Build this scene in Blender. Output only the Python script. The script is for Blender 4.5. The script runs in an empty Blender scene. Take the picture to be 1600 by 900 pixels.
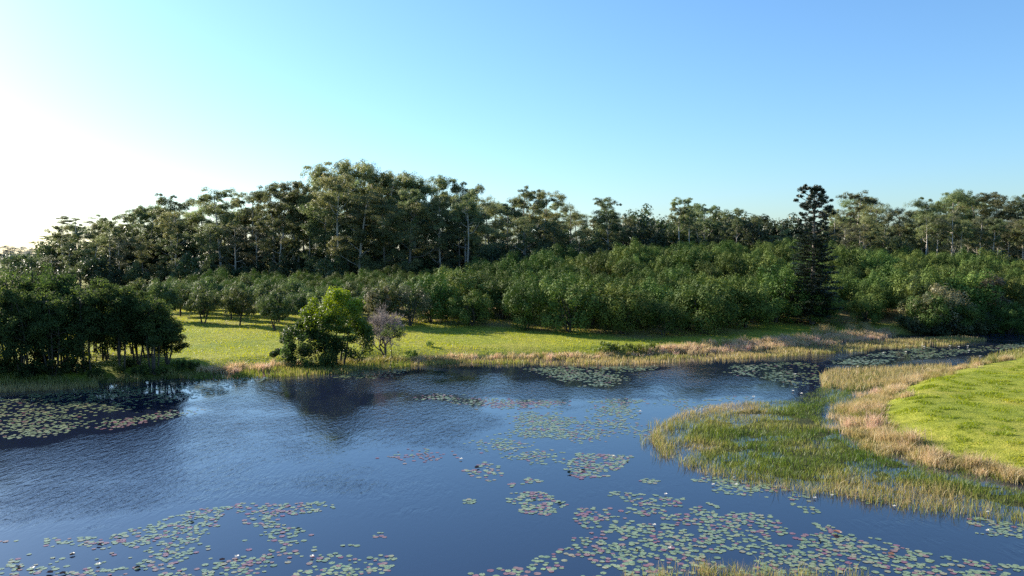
import bpy, math, random
import numpy as np
from mathutils import Vector

random.seed(7)
rng = np.random.default_rng(11)
R = math.radians
scene = bpy.context.scene
COL = scene.collection

# ------------------------------------------------------------------ camera
F, CAM_Z, PITCH = 1232.0, 12.0, math.atan(55 / 1232.0)      # focal length in photo pixels, metres, radians
cam_d = bpy.data.cameras.new('camera')
cam_d.sensor_width = 36.0
cam_d.lens = 36.0 * F / 1600.0
cam_d.clip_start, cam_d.clip_end = 0.1, 20000.0
cam = bpy.data.objects.new('camera', cam_d)
COL.objects.link(cam)
cam.location = (0, 0, CAM_Z)
cam.rotation_euler = (math.pi / 2 - PITCH, 0, 0)
scene.camera = cam

# ------------------------------------------------------------------ world, sun, exposure
SUN_AZ, SUN_EL = R(-56), R(22)            # azimuth from the viewing direction (left is negative)
w = bpy.data.worlds.new('World')
scene.world = w
w.use_nodes = True
nt = w.node_tree
bg = nt.nodes['Background']
sky = nt.nodes.new('ShaderNodeTexSky')
sky.sky_type = 'NISHITA'
sky.sun_disc = False
sky.sun_elevation = SUN_EL
sky.sun_rotation = SUN_AZ
sky.altitude = 0
sky.air_density = 1.2
sky.dust_density = 0.6
sky.ozone_density = 6.0
tint = nt.nodes.new('ShaderNodeMix')       # the camera's cyan rendering of blue sky, the same everywhere
tint.data_type, tint.blend_type = 'RGBA', 'MULTIPLY'
tint.inputs[0].default_value = 1.0
tint.inputs[7].default_value = (0.875, 0.97, 1.03, 1)
nt.links.new(sky.outputs[0], tint.inputs[6])
nt.links.new(tint.outputs[2], bg.inputs['Color'])
bg.inputs['Strength'].default_value = 0.0925
sun_d = bpy.data.lights.new('sun', 'SUN')
sun_d.energy = 5.0
sun_d.angle = R(0.53)
sun_d.color = (1.0, 0.90, 0.74)
sun = bpy.data.objects.new('sun', sun_d)
COL.objects.link(sun)
S = Vector((math.sin(SUN_AZ) * math.cos(SUN_EL), math.cos(SUN_AZ) * math.cos(SUN_EL), math.sin(SUN_EL)))
sun.rotation_euler = S.to_track_quat('Z', 'Y').to_euler()
sun.location = S * 500
vs = scene.view_settings
vs.view_transform, vs.look, vs.exposure, vs.gamma = 'Standard', 'None', 1.3, 1.0
vs.use_curve_mapping = False
scene.cycles.use_denoising = False
scene.cycles.max_bounces = 8
scene.cycles.diffuse_bounces = 3
scene.cycles.glossy_bounces = 3
scene.cycles.transmission_bounces = 3

# ------------------------------------------------------------------ helpers
def ray(px, py):
    u, v = (px - 800) / F, (450 - py) / F
    return np.array([u, math.cos(PITCH) + v * math.sin(PITCH), -math.sin(PITCH) + v * math.cos(PITCH)])

def at(px, py, z=0.0):                     # where the sight line meets the level z
    r = ray(px, py)
    t = (z - CAM_Z) / r[2]
    return float(r[0] * t), float(r[1] * t)

def at_d(px, py, D):                       # the point of the sight line D metres ahead
    r = ray(px, py)
    t = D / r[1]
    return float(r[0] * t), D, float(CAM_Z + r[2] * t)

def poly(pts, z=0.0):
    return np.array([at(x, y, z) for x, y in pts])

def inside(P, xy):
    x, y = xy[:, 0], xy[:, 1]
    c = np.zeros(len(xy), bool)
    j = len(P) - 1
    for i in range(len(P)):
        xi, yi = P[i]; xj, yj = P[j]
        if yi != yj:
            c ^= ((yi > y) != (yj > y)) & (x < (xj - xi) * (y - yi) / (yj - yi) + xi)
        j = i
    return c

def dist_line(P, xy, closed=False):
    d = np.full(len(xy), 1e9)
    n = len(P)
    for i in range(n if closed else n - 1):
        a, b = P[i], P[(i + 1) % n]
        ab = b - a
        t = np.clip(((xy - a) @ ab) / max(ab @ ab, 1e-9), 0, 1)
        q = xy - a - t[:, None] * ab
        d = np.minimum(d, np.hypot(q[:, 0], q[:, 1]))
    return d

def hash2(ix, iy, seed):
    n = (ix.astype(np.int64) * 374761393 + iy.astype(np.int64) * 668265263 + seed * 974711) & 0x7fffffff
    n = ((n ^ (n >> 13)) * 1274126177) & 0x7fffffff
    return ((n ^ (n >> 16)) & 0xffff) / 65535.0

def vnoise(xy, scale, seed=0):
    p = xy / scale
    i = np.floor(p).astype(np.int64)
    f = p - i
    f = f * f * (3 - 2 * f)
    a = hash2(i[:, 0], i[:, 1], seed); b = hash2(i[:, 0] + 1, i[:, 1], seed)
    c = hash2(i[:, 0], i[:, 1] + 1, seed); d = hash2(i[:, 0] + 1, i[:, 1] + 1, seed)
    return (a * (1 - f[:, 0]) + b * f[:, 0]) * (1 - f[:, 1]) + (c * (1 - f[:, 0]) + d * f[:, 0]) * f[:, 1]

def sstep(a, b, x):
    t = np.clip((x - a) / (b - a), 0, 1)
    return t * t * (3 - 2 * t)

def unit(v):
    return v / np.maximum(np.linalg.norm(v, axis=1, keepdims=True), 1e-9)

class MB:                                  # collects vertices and equal-sided faces, then links ONE mesh
    def __init__(self):
        self.v, self.f, self.t, self.n = [], [], [], 0
    def add(self, verts, faces, tint=None):
        verts = np.asarray(verts, np.float32).reshape(-1, 3)
        faces = np.asarray(faces, np.int32)
        self.v.append(verts); self.f.append(faces + self.n)
        if tint is None:
            tint = np.zeros(len(faces))
        self.t.append(np.broadcast_to(np.asarray(tint, np.float32), (len(faces),)))
        self.n += len(verts)
    def mesh(self, name, mat, smooth=False):
        me = bpy.data.meshes.new(name)
        V = np.concatenate(self.v)
        me.vertices.add(len(V)); me.vertices.foreach_set('co', V.ravel())
        loops = np.concatenate([f.ravel() for f in self.f])
        sizes = np.concatenate([np.full(len(f), f.shape[1], np.int32) for f in self.f])
        me.loops.add(len(loops)); me.loops.foreach_set('vertex_index', loops)
        me.polygons.add(len(sizes))
        starts = np.concatenate([[0], np.cumsum(sizes)[:-1]]).astype(np.int32)
        me.polygons.foreach_set('loop_start', starts)
        try:
            me.polygons.foreach_set('loop_total', sizes)
        except Exception:
            pass
        a = me.attributes.new('tint', 'FLOAT', 'FACE')
        a.data.foreach_set('value', np.concatenate(self.t))
        me.materials.append(mat)
        if smooth:
            me.polygons.foreach_set('use_smooth', np.ones(len(sizes), bool))
        me.update(calc_edges=True)
        return me

def link(name, me, parent=None):
    o = bpy.data.objects.new(name, me)
    COL.objects.link(o)
    if parent is not None:
        o.parent = parent
    return o

def tag(o, label=None, cat=None, group=None, kind=None):
    if label: o['label'] = label
    if cat: o['category'] = cat
    if group: o['group'] = group
    if kind: o['kind'] = kind
    return o

def thing(name, label, cat, loc, rz=0.0, sc=1.0, group=None, parts=()):
    o = bpy.data.objects.new(name, None)
    o.empty_display_size = 0.3
    COL.objects.link(o)
    o.location = loc
    o.rotation_euler = (0, 0, rz)
    o.scale = (sc, sc, sc) if not isinstance(sc, tuple) else sc
    tag(o, label, cat, group)
    for pn, me in parts:
        link(pn, me, o)
    return o

def leaves(mb, c, nrm, d, L, W, tint):     # leaf rhombs: centre, facing, rough long axis
    n = len(c)
    nrm = unit(nrm)
    d = unit(d - nrm * (d * nrm).sum(1, keepdims=True))
    s = np.cross(nrm, d)
    L = np.broadcast_to(L, (n,))[:, None]; W = np.broadcast_to(W, (n,))[:, None]
    V = np.stack([c - d * L / 2, c + s * W / 2, c + d * L / 2, c - s * W / 2], 1)
    mb.add(V.reshape(-1, 3), np.arange(n * 4).reshape(n, 4), tint)

def tube(mb, P, rad, sides=6, tint=0.0):
    P = np.asarray(P, float); rad = np.broadcast_to(rad, (len(P),))
    T = np.gradient(P, axis=0); T = unit(T)
    ref = np.array([0.31, 0.95, 0.05])
    A = unit(np.cross(T, ref)); B = np.cross(T, A)
    th = np.linspace(0, 2 * math.pi, sides, endpoint=False)
    V = P[:, None] + rad[:, None, None] * (np.cos(th)[None, :, None] * A[:, None] + np.sin(th)[None, :, None] * B[:, None])
    n = len(P)
    i = np.arange(n - 1)[:, None] * sides + np.arange(sides)[None]
    j = np.arange(n - 1)[:, None] * sides + (np.arange(sides)[None] + 1) % sides
    q = np.stack([i, j, j + sides, i + sides], -1).reshape(-1, 4)
    mb.add(V.reshape(-1, 3), q, tint)

def path(a, b, n=5, bend=0.0, sag=0.0, r=rng):
    a, b = np.array(a, float), np.array(b, float)
    t = np.linspace(0, 1, n)[:, None]
    L = np.linalg.norm(b - a)
    off = r.normal(0, 1, 3) * bend * L
    return a + (b - a) * t + off * np.sin(t * math.pi) + np.array([0, 0, -sag * L]) * np.sin(t * math.pi)

# ------------------------------------------------------------------ materials
def new_mat(name):
    m = bpy.data.materials.new(name)
    m.use_nodes = True
    return m, m.node_tree, m.node_tree.nodes['Principled BSDF'], m.node_tree.nodes['Material Output']

def ramp(nt, stops):
    r = nt.nodes.new('ShaderNodeValToRGB')
    e = r.color_ramp.elements
    while len(e) < len(stops): e.new(0.5)
    for k, (p, c) in zip(e, stops):
        k.position = p; k.color = (*c, 1)
    return r

def noise(nt, scale, detail=4, rough=0.6, coord=None):
    n = nt.nodes.new('ShaderNodeTexNoise')
    n.inputs['Scale'].default_value = scale
    n.inputs['Detail'].default_value = detail
    n.inputs['Roughness'].default_value = rough
    if coord is not None: nt.links.new(coord, n.inputs['Vector'])
    return n

def leaf_mat(name, stops, trans=0.35, var=0.35, spec=0.35, rough=0.5, hue=0.03):
    m, nt, p, out = new_mat(name)
    a = nt.nodes.new('ShaderNodeAttribute'); a.attribute_name = 'tint'
    r = ramp(nt, stops)
    nt.links.new(a.outputs['Fac'], r.inputs[0])
    oi = nt.nodes.new('ShaderNodeObjectInfo')
    mr = nt.nodes.new('ShaderNodeMapRange')
    mr.inputs['To Min'].default_value = 1 - var; mr.inputs['To Max'].default_value = 1 + var
    nt.links.new(oi.outputs['Random'], mr.inputs['Value'])
    mh = nt.nodes.new('ShaderNodeMath'); mh.operation = 'MULTIPLY'; mh.inputs[1].default_value = 7.31
    fr = nt.nodes.new('ShaderNodeMath'); fr.operation = 'FRACT'
    nt.links.new(oi.outputs['Random'], mh.inputs[0]); nt.links.new(mh.outputs[0], fr.inputs[0])
    m2 = nt.nodes.new('ShaderNodeMapRange')
    m2.inputs['To Min'].default_value = 0.5 - hue; m2.inputs['To Max'].default_value = 0.5 + hue
    nt.links.new(fr.outputs[0], m2.inputs['Value'])
    h = nt.nodes.new('ShaderNodeHueSaturation')
    nt.links.new(r.outputs[0], h.inputs['Color']); nt.links.new(mr.outputs[0], h.inputs['Value'])
    nt.links.new(m2.outputs[0], h.inputs['Hue'])
    nt.links.new(h.outputs[0], p.inputs['Base Color'])
    p.inputs['Roughness'].default_value = rough
    p.inputs['Specular IOR Level'].default_value = spec
    t = nt.nodes.new('ShaderNodeBsdfTranslucent')
    h2 = nt.nodes.new('ShaderNodeHueSaturation')
    h2.inputs['Hue'].default_value = 0.485; h2.inputs['Value'].default_value = 1.5; h2.inputs['Saturation'].default_value = 1.15
    nt.links.new(h.outputs[0], h2.inputs['Color'])
    nt.links.new(h2.outputs[0], t.inputs['Color'])
    mx = nt.nodes.new('ShaderNodeMixShader'); mx.inputs[0].default_value = trans
    nt.links.new(p.outputs[0], mx.inputs[1]); nt.links.new(t.outputs[0], mx.inputs[2])
    nt.links.new(mx.outputs[0], out.inputs['Surface'])
    return m

def bark_mat(name, c1, c2, scale=1.2):
    m, nt, p, out = new_mat(name)
    tc = nt.nodes.new('ShaderNodeTexCoord')
    mp = nt.nodes.new('ShaderNodeMapping'); mp.inputs['Scale'].default_value = (scale * 2, scale * 2, scale * 0.35)
    nt.links.new(tc.outputs['Object'], mp.inputs[0])
    n = noise(nt, 1.0, 5, 0.65, mp.outputs[0])
    r = ramp(nt, [(0.35, c1), (0.65, c2)])
    nt.links.new(n.outputs['Fac'], r.inputs[0])
    nt.links.new(r.outputs[0], p.inputs['Base Color'])
    b = nt.nodes.new('ShaderNodeBump'); b.inputs['Strength'].default_value = 0.5; b.inputs['Distance'].default_value = 0.03
    nt.links.new(n.outputs['Fac'], b.inputs['Height']); nt.links.new(b.outputs[0], p.inputs['Normal'])
    p.inputs['Roughness'].default_value = 0.85
    return m

M_GUM = leaf_mat('gum_leaves', [(0, (0.07, 0.10, 0.045)), (0.55, (0.16, 0.19, 0.08)), (1, (0.31, 0.29, 0.12))], trans=0.42, hue=0.03)
M_GUMPALE = leaf_mat('pale_gum_leaves', [(0, (0.07, 0.085, 0.045)), (1, (0.16, 0.16, 0.08))], trans=0.3)
M_ORCH = leaf_mat('orchard_leaves', [(0, (0.028, 0.056, 0.013)), (0.5, (0.095, 0.145, 0.030)), (1, (0.22, 0.26, 0.07))], trans=0.12, spec=0.15, rough=0.7, var=0.3, hue=0.02)
M_ORCHS = leaf_mat('small_orchard_leaves', [(0, (0.045, 0.075, 0.026)), (1, (0.15, 0.19, 0.07))], trans=0.3, spec=0.2, rough=0.65, var=0.2)
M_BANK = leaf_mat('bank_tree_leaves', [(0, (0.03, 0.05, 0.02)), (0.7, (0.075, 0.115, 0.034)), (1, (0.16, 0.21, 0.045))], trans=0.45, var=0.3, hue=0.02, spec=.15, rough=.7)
M_BUSHY = leaf_mat('bushy_tree_leaves', [(0, (0.025, 0.05, 0.014)), (0.5, (0.09, 0.14, 0.018)), (1, (0.22, 0.30, 0.02))], trans=0.4, var=0.0, hue=0)
M_GUMHAZE = leaf_mat('haze_tinted_gum_leaves', [(0, (0.07, 0.095, 0.085)), (1, (0.16, 0.19, 0.17))], trans=0.3)  # distance haze painted into the leaf colour, no air volume in the scene
M_PINE = leaf_mat('pine_leaves', [(0, (0.012, 0.022, 0.012)), (1, (0.032, 0.050, 0.022))], trans=0.1, var=0)
M_UNDER = leaf_mat('understorey_leaves', [(0, (0.03, 0.05, 0.022)), (1, (0.11, 0.14, 0.055))], trans=0.3, var=0.4)
M_STRAW = leaf_mat('shrub_olive_leaves', [(0, (0.09, 0.10, 0.05)), (0.6, (0.19, 0.17, 0.09)), (1, (0.27, 0.20, 0.13))], trans=0.3, var=0.15)
M_BARK_PALE = bark_mat('pale_bark', (0.30, 0.26, 0.21), (0.55, 0.50, 0.43), 0.7)
M_BARK_GREY = bark_mat('grey_bark', (0.10, 0.085, 0.07), (0.22, 0.19, 0.16))
M_BARK_DARK = bark_mat('dark_bark', (0.035, 0.028, 0.022), (0.09, 0.075, 0.06))
M_TWIG = bark_mat('bare_twigs', (0.20, 0.165, 0.15), (0.37, 0.31, 0.29))
M_LOG = bark_mat('bleached_wood', (0.55, 0.50, 0.44), (0.78, 0.73, 0.66))
M_GRASS = leaf_mat('meadow_grass', [(0, (0.17, 0.23, 0.025)), (0.6, (0.31, 0.33, 0.045)), (1, (0.44, 0.36, 0.14))], trans=0.45, var=0, hue=0)
M_REED = leaf_mat('reed_blades', [(0, (0.06, 0.12, 0.018)), (0.45, (0.17, 0.20, 0.045)), (0.75, (0.32, 0.27, 0.11)), (1, (0.42, 0.33, 0.19))], trans=0.35, var=0, hue=0)
M_TUSS = leaf_mat('dry_tussock_blades', [(0, (0.11, 0.14, 0.03)), (0.3, (0.30, 0.26, 0.09)), (0.62, (0.47, 0.38, 0.20)), (0.85, (0.55, 0.42, 0.27)), (1, (0.58, 0.40, 0.31))], trans=0.35, var=0, hue=0)
M_PAD = leaf_mat('lily_pads', [(0, (0.13, 0.19, 0.09)), (0.45, (0.21, 0.27, 0.125)), (0.68, (0.25, 0.23, 0.125)), (0.8, (0.23, 0.13, 0.11)), (1, (0.20, 0.075, 0.09))], trans=0.0, spec=0.6, rough=0.28, var=0.15, hue=0.01)
def plain(name, c, rough=0.6):
    m, nt, p, out = new_mat(name)
    n = noise(nt, 30, 3)
    r = ramp(nt, [(0.3, tuple(x * 0.8 for x in c)), (0.7, c)])
    nt.links.new(n.outputs['Fac'], r.inputs[0]); nt.links.new(r.outputs[0], p.inputs['Base Color'])
    p.inputs['Roughness'].default_value = rough
    return m
M_CLUMP = leaf_mat('fringe_clump_leaves', [(0, (0.08, 0.13, 0.025)), (1, (0.22, 0.26, 0.06))], trans=0.35, var=0.15)
M_PETAL = plain('lily_petals', (0.85, 0.83, 0.76), 0.5)
M_YOLK = plain('lily_stamens', (0.75, 0.5, 0.06), 0.6)
M_CURL = plain('curled_brown_leaf', (0.20, 0.09, 0.06), 0.8)
M_DARKLEAF = plain('upright_dark_leaf', (0.03, 0.045, 0.02), 0.8)

# ------------------------------------------------------------------ terrain
SHORE_FAR = [(-700, 640), (-200, 614), (0, 605), (150, 600), (300, 588), (400, 577), (470, 571), (600, 564), (740, 561), (1000, 557),
             (1100, 553), (1250, 541), (1330, 531), (1400, 525), (1480, 522), (1600, 518), (1900, 512)]
SHORE_NEAR = [(1900, 535), (1600, 548), (1560, 562), (1480, 574), (1440, 586), (1390, 604), (1355, 625), (1325, 645), (1335, 665),
              (1385, 695), (1450, 716), (1530, 737), (1600, 752), (1800, 790)]
LAKE = np.concatenate([poly(SHORE_FAR), poly(SHORE_NEAR), np.array([[70, 22], [70, -45], [-130, -45], [-130, 55]])])
MARSH = poly([(1020, 672), (1015, 692), (1040, 716), (1090, 740), (1200, 765), (1300, 775), (1400, 792), (1500, 804), (1600, 816), (1800, 840),
              (1800, 790), (1600, 752), (1530, 737), (1450, 716), (1385, 695), (1335, 665), (1325, 645), (1355, 625), (1390, 604), (1440, 586),
              (1400, 578), (1300, 582), (1285, 605), (1230, 626), (1130, 632), (1060, 648)])

def ground_z(xy):
    ins = inside(LAKE, xy)
    d = dist_line(LAKE, xy, True)
    x, y = xy[:, 0], xy[:, 1]
    mound = 7.2 * sstep(110, 192, y) * np.exp(-((x - 38) / np.where(x < 38, 45.0, 62.0)) ** 2) + 1.6 * sstep(112, 180, y) * sstep(20, 90, x)
    land = 0.10 + 0.75 * sstep(0, 5, d) + 0.8 * sstep(5, 30, d) + mound + 0.25 * (vnoise(xy, 9, 3) - 0.5) * sstep(1, 8, d)
    land = np.where(y < 70, 0.10 + 1.1 * sstep(0, 5, d) + 0.5 * sstep(5, 25, d) + 0.15 * (vnoise(xy, 6, 4) - 0.5) * sstep(1, 6, d), land)
    bed = -0.15 - np.minimum(d * 0.25, 1.6)
    mz = 0.035 * np.sign(vnoise(xy, 2.2, 8) + 0.6 * vnoise(xy, 0.8, 9) - 0.72) * 1.0
    md = dist_line(MARSH, xy, True)
    bed = np.where(inside(MARSH, xy), np.maximum(bed, -0.5 + np.minimum(md * 0.2, 0.5) + mz), bed)
    return np.where(ins, bed, land)

def gz(x, y):
    return float(ground_z(np.array([[x, y]]))[0])

def graded(lo, hi, step, far_lo, far_hi, k=1.35):
    a = list(np.arange(lo, hi + 1e-6, step))
    s = step
    while a[-1] < far_hi:
        s *= k; a.append(a[-1] + s)
    s = step
    while a[0] > far_lo:
        s *= k; a.insert(0, a[0] - s)
    return np.array(a)

gx = graded(-85, 85, 0.7, -5000, 5000); gy = graded(18, 150, 0.7, -600, 8000)
X, Y = np.meshgrid(gx, gy)
XY = np.stack([X.ravel(), Y.ravel()], 1)
Z = ground_z(XY)
nx, ny = len(gx), len(gy)
idx = np.arange(nx * ny).reshape(ny, nx)
quads = np.stack([idx[:-1, :-1], idx[:-1, 1:], idx[1:, 1:], idx[1:, :-1]], -1).reshape(-1, 4)

def ground_material():
    m, nt, p, out = new_mat('meadow_ground')
    tc = nt.nodes.new('ShaderNodeTexCoord')
    o = tc.outputs['Object']
    n1 = noise(nt, 0.10, 5, 0.6, o); n2 = noise(nt, 1.1, 6, 0.7, o); n3 = noise(nt, 9, 4, 0.7, o)
    r1 = ramp(nt, [(0.3, (0.18, 0.23, 0.025)), (0.5, (0.27, 0.29, 0.035)), (0.7, (0.35, 0.31, 0.065))])
    nt.links.new(n1.outputs['Fac'], r1.inputs[0])
    r2 = ramp(nt, [(0.36, (0.45, 0.52, 0.42)), (0.55, (1, 1, 1)), (0.72, (1.3, 1.15, 1.2))])
    nt.links.new(n2.outputs['Fac'], r2.inputs[0])
    mu = nt.nodes.new('ShaderNodeMix'); mu.data_type = 'RGBA'; mu.blend_type = 'MULTIPLY'; mu.inputs[0].default_value = 0.85
    nt.links.new(r1.outputs[0], mu.inputs[6]); nt.links.new(r2.outputs[0], mu.inputs[7])
    rs = ramp(nt, [(0.35, (0.14, 0.085, 0.045)), (0.65, (0.27, 0.18, 0.10))])
    nt.links.new(n2.outputs['Fac'], rs.inputs[0])
    a = nt.nodes.new('ShaderNodeAttribute'); a.attribute_name = 'soil'
    mx = nt.nodes.new('ShaderNodeMix'); mx.data_type = 'RGBA'
    nt.links.new(a.outputs['Fac'], mx.inputs[0]); nt.links.new(mu.outputs[2], mx.inputs[6]); nt.links.new(rs.outputs[0], mx.inputs[7])
    a2 = nt.nodes.new('ShaderNodeAttribute'); a2.attribute_name = 'mud'
    mx2 = nt.nodes.new('ShaderNodeMix'); mx2.data_type = 'RGBA'
    rm = ramp(nt, [(0.35, (0.022, 0.026, 0.010)), (0.65, (0.055, 0.065, 0.020))])
    nt.links.new(n2.outputs['Fac'], rm.inputs[0])
    nt.links.new(a2.outputs['Fac'], mx2.inputs[0]); nt.links.new(mx.outputs[2], mx2.inputs[6]); nt.links.new(rm.outputs[0], mx2.inputs[7])
    nt.links.new(mx2.outputs[2], p.inputs['Base Color'])
    ad = nt.nodes.new('ShaderNodeMath'); ad.operation = 'ADD'
    nt.links.new(n2.outputs['Fac'], ad.inputs[0]); nt.links.new(n3.outputs['Fac'], ad.inputs[1])
    b = nt.nodes.new('ShaderNodeBump'); b.inputs['Strength'].default_value = 0.8; b.inputs['Distance'].default_value = 0.12
    nt.links.new(ad.outputs[0], b.inputs['Height']); nt.links.new(b.outputs[0], p.inputs['Normal'])
    p.inputs['Roughness'].default_value = 0.9
    p.inputs['Specular IOR Level'].default_value = 0.15
    return m

g = MB()
g.add(np.column_stack([XY, Z]), quads)
gme = g.mesh('ground', ground_material(), True)
din = inside(LAKE, XY); dsh = dist_line(LAKE, XY, True)
mud = np.where(din, 1.0, 1 - sstep(0.0, 2.5, dsh + 1.5 * (vnoise(XY, 2.5, 5) - 0.5)))
# bare litter soil under the orchard rows
ORCH_EDGE = poly([(200, 500), (300, 507), (420, 517), (640, 505), (760, 510), (900, 515), (1000, 520), (1160, 513), (1200, 503), (1350, 503), (1450, 505), (1700, 503)], 1.7)
def orch_front(x):
    return np.interp(x, ORCH_EDGE[:, 0], ORCH_EDGE[:, 1])
beyond = XY[:, 1] - orch_front(XY[:, 0])
soil = sstep(-1.0, 4.0, beyond + 5 * (vnoise(XY, 5, 21) - 0.5)) * (0.35 + 0.65 * sstep(-32, -15, XY[:, 0])) * (0.5 + 0.5 * vnoise(XY, 3, 22))
for nm, arr in (('mud', mud), ('soil', np.clip(soil, 0, 1))):
    a = gme.attributes.new(nm, 'FLOAT', 'POINT'); a.data.foreach_set('value', arr.astype(np.float32))
tag(link('ground', gme), kind='structure')

# ------------------------------------------------------------------ water
def ell(cx, cy, rx, ry, n=14):
    return poly([(cx + rx * math.cos(t), cy + ry * math.sin(t)) for t in np.linspace(0, 2 * math.pi, n, endpoint=False)])

# lily rafts: outline, pads per square metre, radius, share of reddish pads, clumping, name
RAFTS = [
    (poly([(-60, 850), (60, 842), (150, 838), (240, 818), (275, 800), (380, 786), (520, 784), (525, 796), (430, 808), (490, 836), (560, 850), (612, 868), (630, 912), (300, 930), (-60, 930)]), 6.5, 0.17, 0.34, 0.40, 'bottom left raft'),
    (poly([(895, 800), (960, 768), (1080, 778), (1150, 800), (1240, 806), (1330, 828), (1420, 858), (1500, 872), (1620, 888), (1640, 945), (700, 945), (735, 895), (800, 882), (870, 862), (905, 830)]), 7.0, 0.185, 0.27, 0.40, 'bottom right raft'),
    (poly([(780, 770), (850, 768), (895, 790), (860, 806), (800, 800)]), 9, 0.19, 0.30, 0.35, 'small raft left of the bottom right raft'),
    (poly([(705, 715), (760, 722), (850, 752), (800, 762), (730, 742)]), 5, 0.21, 0.45, 0.42, 'pink tinted raft in the middle of the pond'),
    (poly([(880, 735), (900, 708), (990, 712), (960, 742), (910, 750)]), 12, 0.21, 0.3, 0.3, 'round raft with dark upright leaves'),
    (poly([(745, 690), (800, 692), (850, 700), (870, 716), (830, 722), (780, 705)]), 9, 0.22, 0.15, 0.38, 'pale raft'),
    (ell(838, 678, 70, 6), 12, 0.22, 0.1, 0.3, 'pale strip raft'),
    (poly([(870, 668), (920, 655), (970, 660), (1030, 680), (960, 690), (900, 690)]), 5.5, 0.22, 0.3, 0.42, 'pale raft left of the marsh'),
    (ell(850, 658, 45, 16), 9, 0.24, 0.12, 0.35, 'dark water raft'), (ell(960, 648, 26, 16), 9, 0.24, 0.12, 0.35, 'dark water raft'),
    (ell(660, 712, 38, 5), 10, 0.2, 0.95, 0.3, 'red raft'), (ell(688, 621, 26, 3), 10, 0.24, 0.6, 0.3, 'red raft'),
    (poly([(700, 624), (760, 625), (880, 628), (870, 634), (760, 638)]), 8, 0.24, 0.6, 0.35, 'red raft'),
    (ell(968, 628, 40, 3), 8, 0.24, 0.3, 0.35, 'far raft'),
    (poly([(820, 575), (900, 574), (1010, 571), (1030, 575), (960, 583), (975, 592), (950, 606), (900, 602), (870, 590)]), 5.5, 0.27, 0.06, 0.42, 'far raft'),
    (poly([(1050, 626), (1130, 622), (1180, 620), (1120, 636), (1050, 640)]), 4.5, 0.25, 0.2, 0.4, 'far raft'),
    (poly([(1150, 572), (1250, 566), (1290, 576), (1300, 600), (1240, 605), (1200, 590), (1140, 583)]), 3.6, 0.28, 0.06, 0.45, 'far raft'),
    (poly([(1300, 568), (1370, 552), (1450, 542), (1520, 548), (1480, 556), (1400, 562), (1360, 572)]), 4.5, 0.3, 0.03, 0.42, 'far raft'),
    (poly([(1480, 548), (1560, 538), (1640, 534), (1640, 542), (1560, 548)]), 3.5, 0.3, 0.05, 0.45, 'far raft'),
    (poly([(-80, 625), (40, 618), (150, 608), (260, 606), (350, 592), (420, 588), (380, 600), (330, 618), (240, 632), (180, 642), (60, 636), (-80, 640)]), 4.5, 0.26, 0.04, 0.42, 'left bank raft'),
    (poly([(-80, 640), (60, 640), (150, 640), (180, 655), (130, 668), (60, 682), (-80, 694)]), 3.6, 0.25, 0.06, 0.46, 'left bank raft'),
    (poly([(150, 668), (200, 652), (300, 640), (310, 643), (230, 658), (170, 672)]), 7, 0.24, 0.45, 0.35, 'left bank raft'),
    (poly([(530, 590), (560, 582), (640, 576), (650, 580), (590, 590)]), 6, 0.26, 0.04, 0.4, 'left bank raft'),
    (poly([(1080, 750), (1110, 744), (1180, 752), (1240, 765), (1200, 778), (1120, 770)]), 8, 0.19, 0.12, 0.38, 'raft against the marsh reeds'),
    (poly([(1230, 770), (1330, 764), (1420, 790), (1380, 800), (1290, 808), (1240, 800)]), 4, 0.18, 0.18, 0.45, 'raft against the marsh reeds'),
    (poly([(1510, 806), (1610, 820), (1620, 842), (1520, 836)]), 7, 0.18, 0.1, 0.4, 'raft at the right edge'),
    (ell(735, 784, 12, 4), 14, 0.18, 0.1, 0.2, 'lone cluster'), (ell(594, 836, 14, 5), 10, 0.16, 0.4, 0.2, 'lone cluster'),
    (ell(1015, 752, 16, 4), 16, 0.18, 0.05, 0.2, 'lone cluster'), (ell(612, 876, 12, 4), 6, 0.16, 0.4, 0.2, 'lone cluster'),
]
wx = graded(-72, 85, 0.8, -130, 130); wy = graded(18, 125, 0.8, -60, 175)
WX, WY = np.meshgrid(wx, wy)
WXY = np.stack([WX.ravel(), WY.ravel()], 1)
calm = np.zeros(len(WXY))
for P, *_ in RAFTS:
    c = P.mean(0)
    near = np.abs(WXY - c).max(1) < np.abs(P - c).max() + 4
    q = WXY[near]
    dd = dist_line(P, q, True)
    calm[near] = np.maximum(calm[near], np.where(inside(P, q), 1.0, 1 - sstep(0, 2.0, dd)))
CALM2 = [(poly([(-80, 612), (300, 592), (260, 625), (180, 645), (60, 690), (-80, 700)]), 1.5), (poly([(880, 700), (1020, 640), (1060, 720), (1100, 750), (900, 790), (760, 790), (820, 730)]), 3.0),
         (poly([(540, 800), (700, 792), (900, 795), (900, 840), (740, 890), (700, 930), (640, 930), (640, 870)]), 3.0),
         (poly([(1100, 770), (1600, 830), (1600, 890), (1300, 810), (1150, 790)]), 2.0), (poly([(-60, 930), (-60, 850), (400, 790), (900, 800), (1600, 850), (1700, 960)]), 1.5),
         (MARSH, 2.0)]
for P, s in CALM2:
    dd = dist_line(P, WXY, True) * (.5 + 1.2 * vnoise(WXY * [.4, 1], 2.5, 77))
    calm = np.maximum(calm, np.where(inside(P, WXY), sstep(-.5, 2.0, dd), 1 - sstep(-.5, s + 2.0, dd)) * (.93 + .07 * vnoise(WXY, 3, 78)))
ys = WXY[:, 1]
calm = np.clip(calm, 0, 1)
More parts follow.
